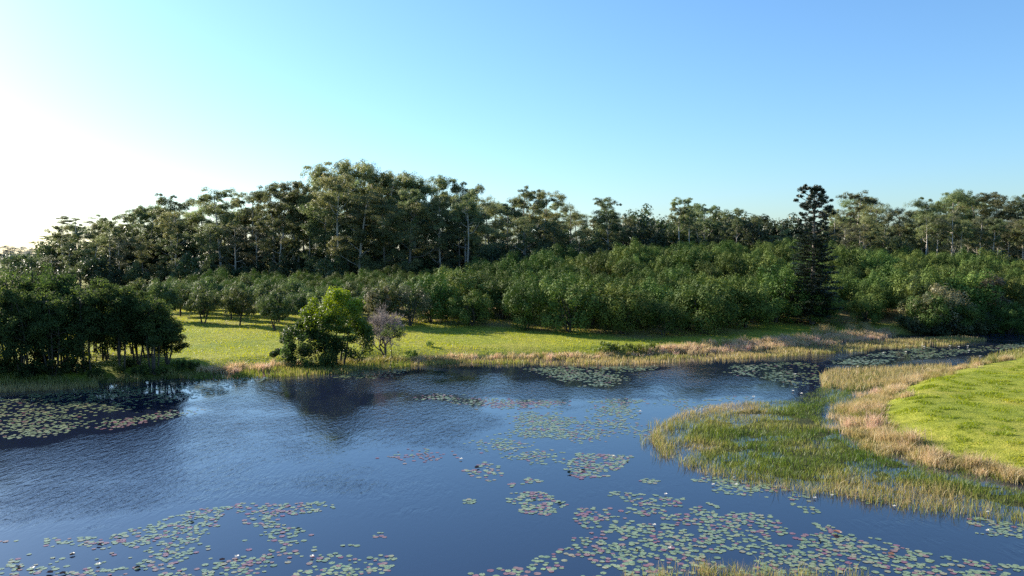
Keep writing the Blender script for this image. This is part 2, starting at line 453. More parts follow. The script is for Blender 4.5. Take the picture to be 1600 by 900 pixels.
def water_material():
    m, nt, p, out = new_mat('pond_water')
    p.inputs['Base Color'].default_value = (0.010, 0.015, 0.034, 1)
    p.inputs['IOR'].default_value = 1.62
    p.inputs['Roughness'].default_value = 0.03
    tc = nt.nodes.new('ShaderNodeTexCoord')
    mp = nt.nodes.new('ShaderNodeMapping'); mp.inputs['Rotation'].default_value = (0, 0, R(-22)); mp.inputs['Scale'].default_value = (2.0, 0.8, 1)
    nt.links.new(tc.outputs['Object'], mp.inputs[0])
    n1 = noise(nt, 1.5, 3, 0.55, mp.outputs[0]); n1.inputs['Distortion'].default_value = 0.6
    n2 = noise(nt, 4.2, 3, 0.6, mp.outputs[0])
    n3 = noise(nt, 0.07, 4, 0.6, tc.outputs['Object'])
    a = nt.nodes.new('ShaderNodeAttribute'); a.attribute_name = 'calm'
    mr = nt.nodes.new('ShaderNodeMapRange'); mr.inputs['From Min'].default_value = 1; mr.inputs['From Max'].default_value = 0
    mr.inputs['To Min'].default_value = 0.015; mr.inputs['To Max'].default_value = 0.36
    nt.links.new(a.outputs['Fac'], mr.inputs['Value'])
    r3 = ramp(nt, [(0.40, (0.15,) * 3), (0.60, (1,) * 3)]); nt.links.new(n3.outputs['Fac'], r3.inputs[0])
    mm = nt.nodes.new('ShaderNodeMath'); mm.operation = 'MULTIPLY'
    nt.links.new(mr.outputs[0], mm.inputs[0]); nt.links.new(r3.outputs[0], mm.inputs[1])
    ad = nt.nodes.new('ShaderNodeMath'); ad.operation = 'MULTIPLY_ADD'; ad.inputs[1].default_value = 0.35
    nt.links.new(n2.outputs['Fac'], ad.inputs[0]); nt.links.new(n1.outputs['Fac'], ad.inputs[2])
    b = nt.nodes.new('ShaderNodeBump'); b.inputs['Distance'].default_value = 0.16
    nt.links.new(ad.outputs[0], b.inputs['Height']); nt.links.new(mm.outputs[0], b.inputs['Strength'])
    nt.links.new(b.outputs[0], p.inputs['Normal'])
    return m
wi = np.arange(len(wx) * len(wy)).reshape(len(wy), len(wx))
wb = MB(); wb.add(np.column_stack([WXY, np.zeros(len(WXY))]), np.stack([wi[:-1, :-1], wi[:-1, 1:], wi[1:, 1:], wi[1:, :-1]], -1).reshape(-1, 4))
wme = wb.mesh('water', water_material(), True)
a = wme.attributes.new('calm', 'FLOAT', 'POINT'); a.data.foreach_set('value', calm.astype(np.float32))
tag(link('water', wme), kind='structure')

# ------------------------------------------------------------------ tree builders (return (part, mesh) lists)
def ball(n, r=rng):
    return unit(r.normal(0, 1, (n, 3)))

def gum_meshes(seed, H=30.0, start=0.45, spread=0.22, clumps=34, cr=(1.3, 2.6), per=260, flat=0.95, mat=None, bark=None, lean=0.03, leaf=0.31, forks=1):
    r = np.random.default_rng(seed)
    tb, lb, cb = MB(), MB(), MB()
    top = np.array([r.normal(0, lean) * H, r.normal(0, lean) * H, H * 0.88])
    P = path((0, 0, -0.5), top, 9, 0.02, 0, r)
    r0 = 0.0135 * H
    tube(tb, P, np.linspace(r0, r0 * 0.22, 9), 7)
    tips = []
    nl = 9 + int(r.integers(0, 4))
    az = r.uniform(0, 6.28)
    for k in range(nl):
        f = start + (0.97 - start) * (k + r.uniform(0, .6)) / nl
        b = np.array([np.interp(f * 8, np.arange(9), P[:, i]) for i in range(3)])
        az += 2.4 + r.normal(0, .4)
        up = r.uniform(0.5, 1.25)
        L = H * spread * (1.15 - 0.55 * (f - start) / (1 - start)) * r.uniform(0.65, 1.2)
        e = b + L * unit(np.array([[math.cos(az), math.sin(az), up]]))[0]
        e[2] = min(e[2], H * 0.96)
        Q = path(b, e, 5, 0.07, 0.10, r)
        rb = r0 * (0.48 - 0.3 * f)
        tube(lb, Q, np.linspace(rb, rb * 0.35, 5), 5)
        tips.append(e)
        for j in range(2 + int(r.integers(0, 2))):
            bb = Q[int(r.integers(2, 5))]
            e2 = bb + L * r.uniform(0.3, 0.6) * unit(np.array([[math.cos(az + r.normal(0, .8)), math.sin(az + r.normal(0, .8)), r.uniform(0.0, 1.3)]]))[0]
            tube(lb, path(bb, e2, 4, 0.08, 0, r), np.linspace(rb * 0.4, rb * 0.15, 4), 4)
            tips.append(e2)
    tips.append(P[-1])
    tips = np.array(tips)
    sel = list(range(len(tips))) + list(r.integers(0, len(tips), max(0, clumps - len(tips))))
    for k, i in enumerate(sel):
        cc = tips[i] + (0 if k < len(tips) else r.normal(0, 1.3, 3) * [1, 1, .7])
        rad = r.uniform(*cr) * H / 30
        fl = flat * r.uniform(.8, 1.2)
        tone = r.normal(0, .10)
        for q in range(5):                 # every clump is a dome of small puffs
            n = int(per * .2 * r.uniform(.7, 1.3))
            pd = ball(1, r)[0]; pd[2] = abs(pd[2]) * .9 - .15
            pc = cc + pd * rad * .72 * [1, 1, fl]
            u = ball(n, r)
            c = pc + u * rad * .48 * (r.random(n) ** .33)[:, None] * [1, 1, fl]
            leaves(cb, c, u * 1.0 + pd * .6 + ball(n, r) * .8 + [0, 0, .3], ball(n, r) + [0, 0, -.6], leaf * r.uniform(.6, 1.3, n), leaf * .5 * r.uniform(.7, 1.3, n), np.clip(r.normal(.45, .14, n) + tone, 0, 1))
    return [('trunk', tb.mesh('gum_trunk', bark or M_BARK_PALE, True)), ('limbs', lb.mesh('gum_limbs', bark or M_BARK_PALE, True)), ('crown', cb.mesh('gum_crown', mat or M_GUM))]

def round_meshes(seed, H=7.0, rad=3.9, base=0.7, lobes=30, per=150, leaf=0.32, mat=None, bark=None, stems=3, up=0.7, lobe_r=(0.7, 1.25), top_tint=0.0, tr=0.14, inner=400, stemtop=0.6):
    """a rounded crown made of leafy lobes on a short forked trunk"""
    r = np.random.default_rng(seed)
    tb, cb = MB(), MB()
    cz = (H + base) / 2; hz = (H - base) / 2
    u = ball(lobes * 3, r)
    u = u[np.argsort(u[:, 2])][int(lobes * (.55 if base > .3 else .15)):]
    u = u[r.permutation(len(u))[:lobes]]
    C = np.array([0, 0, cz]) + u * [rad * .78, rad * .78, hz * .80] * r.uniform(.62, 1.22, (lobes, 1))
    for s in range(stems):
        a = r.uniform(0, 6.28)
        e = np.array([math.cos(a) * rad * .35, math.sin(a) * rad * .35, base + (H - base) * stemtop])
        tube(tb, path((math.cos(a) * tr * .8, math.sin(a) * tr * .8, -0.3), e, 6, 0.06, -0.03, r), np.linspace(tr, tr * .3, 6), 6)
    for i in r.permutation(lobes)[:12]:
        tube(tb, path((0, 0, base + hz * .25), C[i], 4, .08, 0, r), np.linspace(tr * .4, tr * .12, 4), 4)
    for c0 in C:
        lr = r.uniform(*lobe_r) * rad / 3.9
        n = int(per * r.uniform(.7, 1.3))
        v = ball(n, r)
        c = c0 + v * lr * (r.random(n) ** .3)[:, None] * [1, 1, 1.1]
        t = np.clip(r.normal(.45, .11, n) + r.normal(0, .14) + top_tint * (c[:, 2] - cz) / hz, 0, 1)
        leaves(cb, c, v * 1.5 + ball(n, r) * .6 + [0, 0, .2], ball(n, r) + [0, 0, up], leaf * r.uniform(.6, 1.35, n), leaf * .5 * r.uniform(.7, 1.3, n), t)
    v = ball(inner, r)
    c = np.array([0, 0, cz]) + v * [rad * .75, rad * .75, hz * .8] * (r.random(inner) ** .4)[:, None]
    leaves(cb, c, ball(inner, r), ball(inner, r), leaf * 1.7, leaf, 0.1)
    return [('trunk', tb.mesh('trunk', bark or M_BARK_DARK, True)), ('crown', cb.mesh('crown', mat or M_ORCH))]

def bank_meshes(seed, H=10.0, rad=2.35, low=0.27):
    """bank tree: several thin stems, dark irregular crown of sprays that hangs low"""
    r = np.random.default_rng(seed)
    parts = []
    stems = []
    cb = MB()
    for s in range(4 + int(r.integers(0, 3))):
        a = r.uniform(0, 6.28); q = rad * r.uniform(.1, .5)
        tb = MB()
        Ht = H * r.uniform(.75, .95)
        P = path((math.cos(a) * .35, math.sin(a) * .35, -.4), (math.cos(a) * q, math.sin(a) * q, Ht), 8, .03, 0, r)
        tube(tb, P, np.linspace(.10, .03, 8), 6)
        stems.append(P)
        for k in range(8):
            f = r.uniform(low, .98) * 7
            b = np.array([np.interp(f, np.arange(8), P[:, i]) for i in range(3)])
            a2 = r.uniform(0, 6.28)
            L = rad * r.uniform(.35, .95) * (1.15 - .6 * f / 7)
            e = b + [math.cos(a2) * L, math.sin(a2) * L, L * r.uniform(.1, .9)]
            tube(tb, path(b, e, 4, .06, 0, r), np.linspace(.045, .015, 4), 4)
            for m in range(4):
                c0 = e + r.normal(0, .45, 3) if m else e
                n = int(r.integers(70, 130))
                v = ball(n, r)
                c = c0 + v * r.uniform(.45, .95) * (r.random(n) ** .4)[:, None] * [1, 1, .75]
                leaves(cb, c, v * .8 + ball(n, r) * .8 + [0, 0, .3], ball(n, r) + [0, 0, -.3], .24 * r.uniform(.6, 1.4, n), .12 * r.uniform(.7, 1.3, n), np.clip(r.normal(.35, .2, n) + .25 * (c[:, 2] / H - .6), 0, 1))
        parts.append(('trunk', tb.mesh('bank_trunk', M_BARK_DARK, True)))
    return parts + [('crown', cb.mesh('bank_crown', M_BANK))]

def bare_meshes(seed, H=5.6):
    r = np.random.default_rng(seed)
    tb, wb_ = MB(), MB()
    def grow(p, d, L, rad, lev):
        e = p + d * L
        Q = path(p, e, 4, .07, 0, r)
        tube(tb if lev < 2 else wb_, Q, np.linspace(rad, rad * .65, 4), 5 if lev < 3 else 3)
        if lev >= 7 or L < .12: return
        for k in range(3 if lev < 6 else 2):
            nd = unit((d + r.normal(0, .52, 3) + [0, 0, .12])[None])[0]
            grow(Q[int(r.integers(2, 4))], nd, L * r.uniform(.62, .86), max(rad * .62, .009), lev + 1)
    for k in range(3):
        grow(np.array([0, 0, -.2]), unit((np.array([0, 0, 1.0]) + r.normal(0, .33, 3))[None])[0], H * .27, .10, 0)
    return [('trunk', tb.mesh('bare_trunk', M_BARK_DARK, True)), ('twigs', wb_.mesh('bare_twigs', M_TWIG, True))]

# ------------------------------------------------------------------ forest of gums
GUMS = {
    'umbrella': [gum_meshes(101 + k, start=.28, spread=.19, clumps=120, cr=(.8, 2.0)) for k in range(4)],
    'tall': [gum_meshes(121 + k, start=.34, spread=.15, clumps=95, cr=(.8, 1.8)) for k in range(3)],
    'dense': [gum_meshes(141 + k, start=.10, spread=.20, clumps=150, cr=(.9, 2.3), per=190, bark=M_BARK_GREY) for k in range(4)],
    'layered': [gum_meshes(161 + k, start=.30, spread=.22, clumps=70, cr=(1.0, 2.2), flat=.25) for k in range(2)],
    'pole': [gum_meshes(181 + k, start=.58, spread=.13, clumps=60, cr=(.8, 1.8)) for k in range(3)],
    'hazed': [gum_meshes(195 + k, start=.12, spread=.20, clumps=110, cr=(1.0, 2.4), mat=M_GUMHAZE, per=150) for k in range(2)],  # far gums, blue-grey leaves imitate haze
    'pale': [gum_meshes(191, start=.28, spread=.17, clumps=100, cr=(.9, 2.0), mat=M_GUMPALE, per=160), gum_meshes(192, start=.3, spread=.16, clumps=90, cr=(.9, 1.8), mat=M_GUMPALE, per=160)],
}
def top_of(parts):                         # height of the highest leaf of a tree
    me = dict(parts)['crown']
    co = np.empty(len(me.vertices) * 3, np.float32); me.vertices.foreach_get('co', co)
    return float(np.percentile(co[2::3], 99.7))
TOPS = {id(p): top_of(p) for l_ in GUMS.values() for p in l_}
def put_gum(px, top, D, kind, var, label, group, wid=1.0):
    x, _, zt = at_d(px, top, D)
    z = gz(x, D)
    lst = GUMS[kind]
    s = (zt - z) / TOPS[id(lst[var % len(lst)])]
    return thing('eucalyptus_tree', label, 'tree', (x, D, z), random.uniform(0, 6.28), (s * wid * random.uniform(.92, 1.1), s * wid * random.uniform(.92, 1.1), s), group, lst[var % len(lst)])

SKY = 'tall gums that make the skyline'
SKYLINE = [
    (78, 368, 262, 'layered', 0, 'small flat layered gum at the low far left end of the tall forest'),
    (108, 338, 240, 'layered', 1, 'feathery gum with thin flat foliage layers standing out against white sky at far left'),
    (152, 336, 238, 'umbrella', 0, 'second skyline gum from the left, rounder than its feathery neighbour'),
    (200, 324, 236, 'umbrella', 1, 'gum with broken open top between the feathery far left gum and the domed gum'),
    (240, 322, 240, 'dense', 0, 'leafy gum just left of the dark domed gum on the left skyline'),
    (274, 304, 228, 'umbrella', 2, 'gum with a dark domed top and double pale trunk on the left skyline'),
    (312, 322, 236, 'dense', 1, 'lower gum filling the dip right of the dark domed gum'),
    (346, 294, 226, 'tall', 0, 'thin gum with curled open top right of the dark domed gum'),
    (392, 304, 238, 'umbrella', 0, 'gum in the dip between the curled thin gum and the three pale trunks'),
    (425, 286, 222, 'tall', 1, 'gum with small separate foliage tufts left of the three pale trunks'),
    (458, 284, 218, 'pole', 0, 'gum on the tallest of the three bare pale trunks left of the bushy bank tree'),
    (478, 300, 230, 'tall', 2, 'slim gum leaning out right of the three pale trunks'),
    (508, 258, 222, 'umbrella', 1, 'tall open gum at the left shoulder of the highest forest crest'),
    (545, 250, 222, 'umbrella', 0, 'tallest gum of the whole forest at the top of the crest'),
    (583, 258, 226, 'tall', 0, 'tall gum directly right of the tallest one on the crest'),
    (612, 268, 224, 'umbrella', 2, 'gum on the right slope of the crest with ragged top'),
    (648, 272, 220, 'tall', 1, 'gum with lone tufts sticking up in the second peak of the forest'),
    (682, 276, 222, 'umbrella', 0, 'broad gum at the right end of the second forest peak'),
    (728, 283, 218, 'umbrella', 1, 'open crowned gum on a single white trunk in the middle of the forest'),
    (765, 308, 226, 'dense', 2, 'lower rounded gum right of the one with the single white trunk'),
    (820, 292, 214, 'umbrella', 2, 'gum with two tufts at its tip, leftmost of the centre group'),
    (852, 298, 216, 'umbrella', 0, 'broad gum with heavy dark crown in the centre group'),
    (890, 318, 220, 'dense', 0, 'gum sloping down at the right end of the centre group'),
    (952, 308, 206, 'umbrella', 1, 'lone domed gum with forked white limbs beside the gap right of centre'),
    (984, 338, 208, 'dense', 1, 'low dark gum on the right flank of the lone domed gum'),
    (1022, 342, 232, 'tall', 0, 'small far gum in the low gap right of the lone domed gum'),
    (1070, 310, 212, 'umbrella', 2, 'gum with umbrella top and two thick white stems right of the low gap'),
    (1102, 318, 216, 'umbrella', 0, 'flat topped gum just right of the two thick white stems'),
    (1148, 326, 210, 'umbrella', 1, 'gum with a single white trunk halfway between the low gap and the hoop pine'),
    (1182, 336, 216, 'dense', 2, 'rounded gum two trees left of the hoop pine'),
    (1216, 352, 214, 'dense', 0, 'brownish low gum touching the left side of the hoop pine'),
    (1300, 326, 218, 'umbrella', 2, 'gum peeping out at the right shoulder of the hoop pine'),
    (1336, 300, 222, 'tall', 2, 'thin grey crowned gum poking above the canopy right of the hoop pine'),
    (1376, 320, 212, 'dense', 1, 'dark domed gum right of the thin grey crowned gum'),
    (1410, 326, 216, 'dense', 2, 'yellowish gum between the dark dome and the right forest block'),
    (1452, 310, 212, 'umbrella', 0, 'gum at the left corner of the right forest block'),
    (1497, 297, 214, 'umbrella', 1, 'highest gum of the right forest block with spreading tip'),
    (1532, 306, 212, 'dense', 0, 'wide gum right of the highest one in the right forest block'),
    (1568, 300, 208, 'umbrella', 2, 'gum with two round tufts near the right edge'),
    (1604, 302, 206, 'umbrella', 0, 'gum cut by the right edge of the view'),
]
for i, (px, top, D, k, v, lab) in enumerate(SKYLINE):
    put_gum(px, top, D, k, v + i, lab, SKY, 1.12)
# bare pole stands
for px, top, D, lab in [(448, 300, 219, 'leftmost of the three bare pale trunks left of the bushy bank tree'), (466, 306, 217, 'rightmost of the three bare pale trunks left of the bushy bank tree'),
                        (268, 330, 219, 'pale bare trunked gum standing at the foot of the dark domed gum')]:
    put_gum(px, top, D, 'pole', int(px), lab, 'pale bare trunked gums', 1.0)
ONES = ['first', 'second', 'third', 'fourth', 'fifth', 'sixth', 'seventh', 'eighth', 'ninth', 'tenth', 'eleventh', 'twelfth', 'thirteenth', 'fourteenth', 'fifteenth', 'sixteenth', 'seventeenth', 'eighteenth', 'nineteenth']
ORD = list(ONES)
for t_, te in (('twenty', 'twentieth'), ('thirty', 'thirtieth'), ('forty', 'fortieth'), ('fifty', 'fiftieth'), ('sixty', 'sixtieth'), ('seventy', 'seventieth')):
    ORD += [te] + [t_ + '-' + o for o in ONES[:9]]
for k, px in enumerate([1488, 1505, 1520, 1536, 1549, 1563, 1578, 1592, 1607]):
    put_gum(px + random.uniform(-3, 3), 338 + random.uniform(-8, 14), 193 + random.uniform(-2, 3), 'pale' if k % 3 == 0 else 'pole', k, 'pale bare trunked gum, %s from the left in the right hand stand' % ORD[k], 'pale trunked stand at the right edge', 1.15)
for px, top, lab in [(1322, 350, 'pale willowy gum standing right of the hoop pine, left one of two'), (1345, 352, 'pale willowy gum standing right of the hoop pine, right one of two')]:
    put_gum(px, top, 196, 'pale', px, lab, 'pale willowy gums right of the hoop pine', 1.15)
for px, top, D, lab in [(100, 352, 222, 'bare trunked gum below the feathery gum at far left'), (168, 346, 222, 'bare trunked gum left of the foot of the dark domed gum'), (540, 272, 206, 'gum with white trunk under the tallest crest'), (640, 296, 204, 'gum with grey trunk below the second peak'),
                        (690, 304, 203, 'thin bare trunked gum left of the single white trunk'), (728, 296, 202, 'gum on the single white trunk in the middle of the forest'), (1068, 322, 200, 'left one of the two thick white stems right of the low gap'), (1080, 326, 201, 'right one of the two thick white stems right of the low gap'),
                        (1148, 338, 199, 'white trunked gum in front of the forest left of the hoop pine'), (1443, 334, 197, 'left bare trunk before the dark gap right of the hoop pine'), (1462, 336, 197, 'right bare trunk before the dark gap right of the hoop pine')]:
    put_gum(px, top, D, 'pole', int(px), lab, 'pale bare trunked gums', 1.0)
# front row of lower gums under the skyline
tops = np.array([(s[0], s[1]) for s in SKYLINE], float)
n_front = 38
for k in range(n_front):
    px = 66 + k * 1534 / (n_front - 1) + random.uniform(-12, 12)
    ts = np.interp(px, tops[:, 0], tops[:, 1]) if px > 70 else 398
    bl = 440 if px < 520 else 405
    top = ts + (bl - ts) * random.uniform(.28, .5)
    D = (212 if px < 500 else 204) + random.uniform(-4, 6)
    if px > 1478: continue
    put_gum(px, top, D, random.choice(['dense', 'dense', 'umbrella', 'tall', 'pale']), random.randint(0, 9), 'lower gum along the forest edge behind the orchard, %s from the left' % ORD[k], 'lower gums along the forest edge', 1.3)
for k in range(60):                        # inner trees seen through the gaps
    px = 105 + k * (1610 - 105) / 59 + random.uniform(-9, 9)
    ts = np.interp(px, tops[:, 0], tops[:, 1])
    put_gum(px, ts + random.uniform(6, 32), random.uniform(234, 262), random.choice(['dense', 'dense', 'umbrella', 'tall']), random.randint(0, 9), 'gum deep in the forest behind the skyline gums, %s from the left' % ORD[k], 'gums deep inside the forest', 1.3)
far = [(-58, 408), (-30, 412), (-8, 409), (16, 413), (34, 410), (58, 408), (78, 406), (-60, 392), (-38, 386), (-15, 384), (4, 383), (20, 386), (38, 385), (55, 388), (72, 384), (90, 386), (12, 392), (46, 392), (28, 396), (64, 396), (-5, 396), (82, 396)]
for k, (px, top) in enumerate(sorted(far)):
    put_gum(px, top, (330 if top > 405 else 430) + random.uniform(-30, 50), 'hazed', k, 'bluish distant gum beyond the left end of the forest, %s from the left' % ORD[k], 'distant gums at far left', 1.9)

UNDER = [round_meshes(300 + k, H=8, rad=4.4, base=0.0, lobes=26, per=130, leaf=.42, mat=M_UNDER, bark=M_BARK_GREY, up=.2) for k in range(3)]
for row, (d0, s0, wh) in enumerate([(200, 1.0, 'at the foot of the gums'), (222, 1.55, 'between the gum trunks inside the forest')]):
    for k in range(44):
        px = 40 + k * 1590 / 43 + random.uniform(-10, 10)
        if row == 0 and px > 1478: continue
        D = d0 + (7 if px < 500 else 0) + random.uniform(-3, 8)
        x = (px - 800) / F * D
        thing('understorey_tree', 'dark bushy tree %s, %s from the left' % (wh, ORD[k]), 'tree', (x, D, gz(x, D) - .1), random.uniform(0, 6.28), s0 * random.uniform(.75, 1.35), 'dark bushy trees ' + wh, UNDER[k % 3])

# ------------------------------------------------------------------ orchard in rows
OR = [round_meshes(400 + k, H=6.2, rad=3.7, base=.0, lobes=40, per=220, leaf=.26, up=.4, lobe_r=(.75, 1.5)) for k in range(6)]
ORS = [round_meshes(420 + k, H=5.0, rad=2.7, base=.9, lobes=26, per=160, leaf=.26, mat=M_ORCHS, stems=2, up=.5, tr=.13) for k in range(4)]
n_row = 12
rows = {}
for row in range(n_row):
    y_off = row * 7.0
    x = -72.0
    while x < 150:
        front = float(orch_front(x))
        left = x < -17
        px = 800 + x / (front + y_off) * F
        yy = front + 2.5 + y_off + random.uniform(-1.5, 1.5)
        sp = 6.6 if left else 6.7
        if yy < (197 if x < 104 else 186) and 190 < px < 1680:
            rows.setdefault(row, []).append((x + random.uniform(-1.3, 1.3) + (row % 2) * 3.3, yy, left))
        x += sp
k = 0
for row, lst in rows.items():
    for i, (x, y, left) in enumerate(lst):
        lone = left and row == 0
        if left:
            s = random.uniform(.85, 1.15) * (1.0 + .04 * row)
            parts = ORS[k % 4] if row < 4 else OR[k % 6]
            if row >= 4: s *= .62
        else:
            s = random.choice([.66, .78, .86, .92, 1.0, 1.06, 1.16]) * (1.14 if row < 2 else 1.0)
            parts = OR[k % 6]
        kind = 'small orchard tree on open grass' if left and row < 4 else 'dense orchard tree in closed canopy'
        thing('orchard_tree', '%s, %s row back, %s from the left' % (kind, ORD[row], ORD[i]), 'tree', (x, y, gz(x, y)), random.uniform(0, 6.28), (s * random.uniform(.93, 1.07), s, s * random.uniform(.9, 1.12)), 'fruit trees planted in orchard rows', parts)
        k += 1

# ------------------------------------------------------------------ hoop pine
def hoop_pine():
    r = np.random.default_rng(77)
    H = 20.6
    tb, bb, cb = MB(), MB(), MB()
    tube(tb, path((0, 0, -.5), (0, 0, H * .93), 10, .004, 0, r), np.linspace(.42, .08, 10), 9)
    tube(tb, path((0, 0, H * .72), (.9, .2, H * .95), 5, .02, 0, r), np.linspace(.14, .05, 5), 6)
    z = 1.6
    while z < H * .95:
        f = z / H
        L = np.interp(f, [0, .1, .3, .5, .62, .72, .85, .96], [3.9, 4.0, 3.5, 3.0, 2.7, 2.7, 2.2, .9])
        n = 7 if f < .6 else 6
        a0 = r.uniform(0, 6.28)
        for k in range(n):
            a = a0 + k * 6.283 / n + r.normal(0, .18)
            l = L * r.uniform(.5, 1.15)
            rise = np.interp(f, [0, .4, .6, .8, 1], [-.10, .02, .18, .35, .8]) + r.normal(0, .06)
            e = np.array([math.cos(a) * l, math.sin(a) * l, z + l * rise])
            Q = path((0, 0, z), e, 5, .02, .05, r)
            tube(bb, Q, np.linspace(.07, .025, 5), 4)
            if f < .62:      # flat mats along the branch
                m = int(160 * l / 4)
                t = r.uniform(.22, 1.05, m) ** .8
                c = np.stack([np.interp(t * 4, np.arange(5), Q[:, i]) for i in range(3)], 1)
                side = np.array([-math.sin(a), math.cos(a), 0])
                c = c + side * (r.normal(0, .36, m) * (.4 + .7 * t))[:, None] + [0, 0, 1] * r.normal(0, .10, m)[:, None]
                d = np.array([math.cos(a), math.sin(a), .1]) + side * r.normal(0, .9, m)[:, None] + r.normal(0, .25, (m, 3))
                leaves(cb, c, ball(m, r) * .6 + [0, 0, 1], d, .42 * r.uniform(.6, 1.3, m), .15, np.clip(r.normal(.45, .2, m), 0, 1))
            else:            # tufts at the branch ends
                for q in range(2 + int(r.integers(0, 2))):
                    c0 = Q[-1] + (r.normal(0, .32, 3) if q else 0) - (np.array([math.cos(a), math.sin(a), 0]) * .55 * q)
                    m = 75
                    v = ball(m, r)
                    leaves(cb, c0 + v * r.uniform(.25, .5) * (r.random(m) ** .5)[:, None] * [1.2, 1.2, .75], v + ball(m, r) * .6, v + [0, 0, .5], .34 * r.uniform(.7, 1.2, m), .13, np.clip(r.normal(.4, .2, m), 0, 1))
        z += .5 if f < .6 else .72
    return [('trunk', tb.mesh('pine_trunk', M_BARK_GREY, True)), ('branches', bb.mesh('pine_branches', M_BARK_DARK, True)), ('crown', cb.mesh('pine_crown', M_PINE))]
hx, hy = at(1269, 499, 1.9)
thing('hoop_pine', 'very dark tall hoop pine with tufted top rising above the orchard at right', 'tree', (hx, hy, gz(hx, hy)), .4, 1.04, None, hoop_pine())

# ------------------------------------------------------------------ bank trees on the left point
BANK = [bank_meshes(500 + k, low=l_) for k, l_ in enumerate((.13, .18, .24, .30, .34))]
BT = [(-60, 440, 76), (-22, 428, 79), (16, 424, 76), (52, 416, 79), (96, 428, 77), (132, 440, 75), (162, 436, 81), (186, 446, 76), (214, 462, 78), (240, 470, 76), (262, 486, 79),
      (34, 450, 73), (80, 455, 73.5), (118, 462, 84), (150, 470, 86), (-40, 470, 72.5), (228, 478, 83), (200, 470, 85)]
bl = ['cut by the left edge of the view', 'second tree of the left clump', 'broad one left of the tallest', 'tallest of the clump with yellow-green cap', 'just right of the tallest', 'in the middle of the clump',
      'behind the middle of the clump', 'right of the middle with a bright sprig', 'third from the right end', 'second from the right end', 'at the right end beside the bright grass', 'front one below the tallest', 'front one below and right of the tallest',
      'thin one at the back seen between the middle stems', 'second thin one at the back between the middle stems', 'low one at the left edge near the water', 'thin one at the back near the right end', 'thin one at the back, third from the right end']
BV = [0, 1, 0, 2, 1, 2, 3, 4, 3, 4, 2, 1, 0, 4, 3, 0, 4, 3]
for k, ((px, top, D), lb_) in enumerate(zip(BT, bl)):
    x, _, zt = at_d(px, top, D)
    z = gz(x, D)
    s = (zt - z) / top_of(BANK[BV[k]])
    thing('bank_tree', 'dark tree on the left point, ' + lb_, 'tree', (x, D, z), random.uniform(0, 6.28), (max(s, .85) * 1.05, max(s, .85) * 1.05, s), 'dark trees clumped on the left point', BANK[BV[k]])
LOW = [round_meshes(540 + k, H=1.9, rad=1.5, base=0, lobes=18, per=90, leaf=.2, mat=M_BANK, up=.3, tr=.04, inner=120) for k in range(3)]
low_spots = [(-30, 586), (10, 584), (48, 586), (84, 584), (118, 582), (150, 584), (186, 580), (220, 580), (252, 578), (280, 574), (300, 572), (66, 580), (136, 578), (204, 575)]
for k, (px, py) in enumerate(sorted(low_spots)):
    x, y = at(px, py, .7)
    thing('shrub', 'low dark shrub in the shade under the left clump, %s from the left' % ORD[k], 'shrub', (x, y, gz(x, y) - .05), random.uniform(0, 6.28), (random.uniform(.8, 1.2) if px < 130 else random.uniform(.4, .6)), 'low shrubs under the left clump', LOW[k % 3])

# ------------------------------------------------------------------ single trees on the far bank
def bushy():
    r = np.random.default_rng(88)
    tb, cb, db = MB(), MB(), MB()
    for e in [(.8, 0, 5.2), (-1.2, .3, 4.2), (1.9, -.2, 4.4), (.2, .4, 3.0), (-.5, -.5, 3.4), (1.3, .5, 3.4)]:
        tube(tb, path((e[0] * .35 + .5, e[1] * .3, -.3), e, 6, .04, 0, r), np.linspace(.14, .04, 6), 6)
    L = []
    for k in range(70):                    # upper yellow-green dome, heavier to the right
        u = ball(1, r)[0]; u[2] = abs(u[2]) * 1.1 - .35
        L.append((np.array([.6, 0, 5.0]) + u * [2.9, 2.6, 3.3] * r.uniform(.75, 1.05), r.uniform(.5, .95)))
    for k in range(26):                    # right flank down to the grass
        u = ball(1, r)[0]
        L.append((np.array([2.3, -.2, 3.0]) + u * [1.5, 1.8, 1.9], r.uniform(.45, .8)))
    for k in range(34):                    # left skirt of long reaching sprays
        u = ball(1, r)[0]
        L.append((np.array([-2.3, 0, 3.2]) + u * [1.9, 1.8, 1.4], r.uniform(.4, .8)))
    for k in range(8):
        L.append((np.array([-3.6 - .25 * k, r.normal(0, .5), 2.3 - .10 * k]), r.uniform(.3, .5)))
    for c0, lr in L:
        n = 230
        v = ball(n, r)
        c = c0 + v * lr * (r.random(n) ** .35)[:, None] * [1, 1, .8]
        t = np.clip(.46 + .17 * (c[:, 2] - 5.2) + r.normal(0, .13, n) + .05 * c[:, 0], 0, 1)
        leaves(cb, c, v * .8 + ball(n, r) * .8 + [0, 0, .3], ball(n, r), .20 * r.uniform(.6, 1.3, n), .11, t)
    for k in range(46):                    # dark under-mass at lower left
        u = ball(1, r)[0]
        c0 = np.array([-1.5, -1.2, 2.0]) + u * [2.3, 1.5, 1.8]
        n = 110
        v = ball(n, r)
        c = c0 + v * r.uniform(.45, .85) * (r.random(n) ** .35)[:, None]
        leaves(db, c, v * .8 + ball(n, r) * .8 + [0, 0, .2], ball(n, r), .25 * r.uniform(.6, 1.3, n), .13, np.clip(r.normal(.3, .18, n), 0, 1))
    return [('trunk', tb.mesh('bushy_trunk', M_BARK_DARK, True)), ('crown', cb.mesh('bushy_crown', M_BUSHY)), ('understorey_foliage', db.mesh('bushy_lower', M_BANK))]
bx, by = at(515, 560, .8)
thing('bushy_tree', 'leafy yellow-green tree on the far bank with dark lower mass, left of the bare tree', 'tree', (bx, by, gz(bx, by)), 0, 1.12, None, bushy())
x, y = at(604, 549, .9)
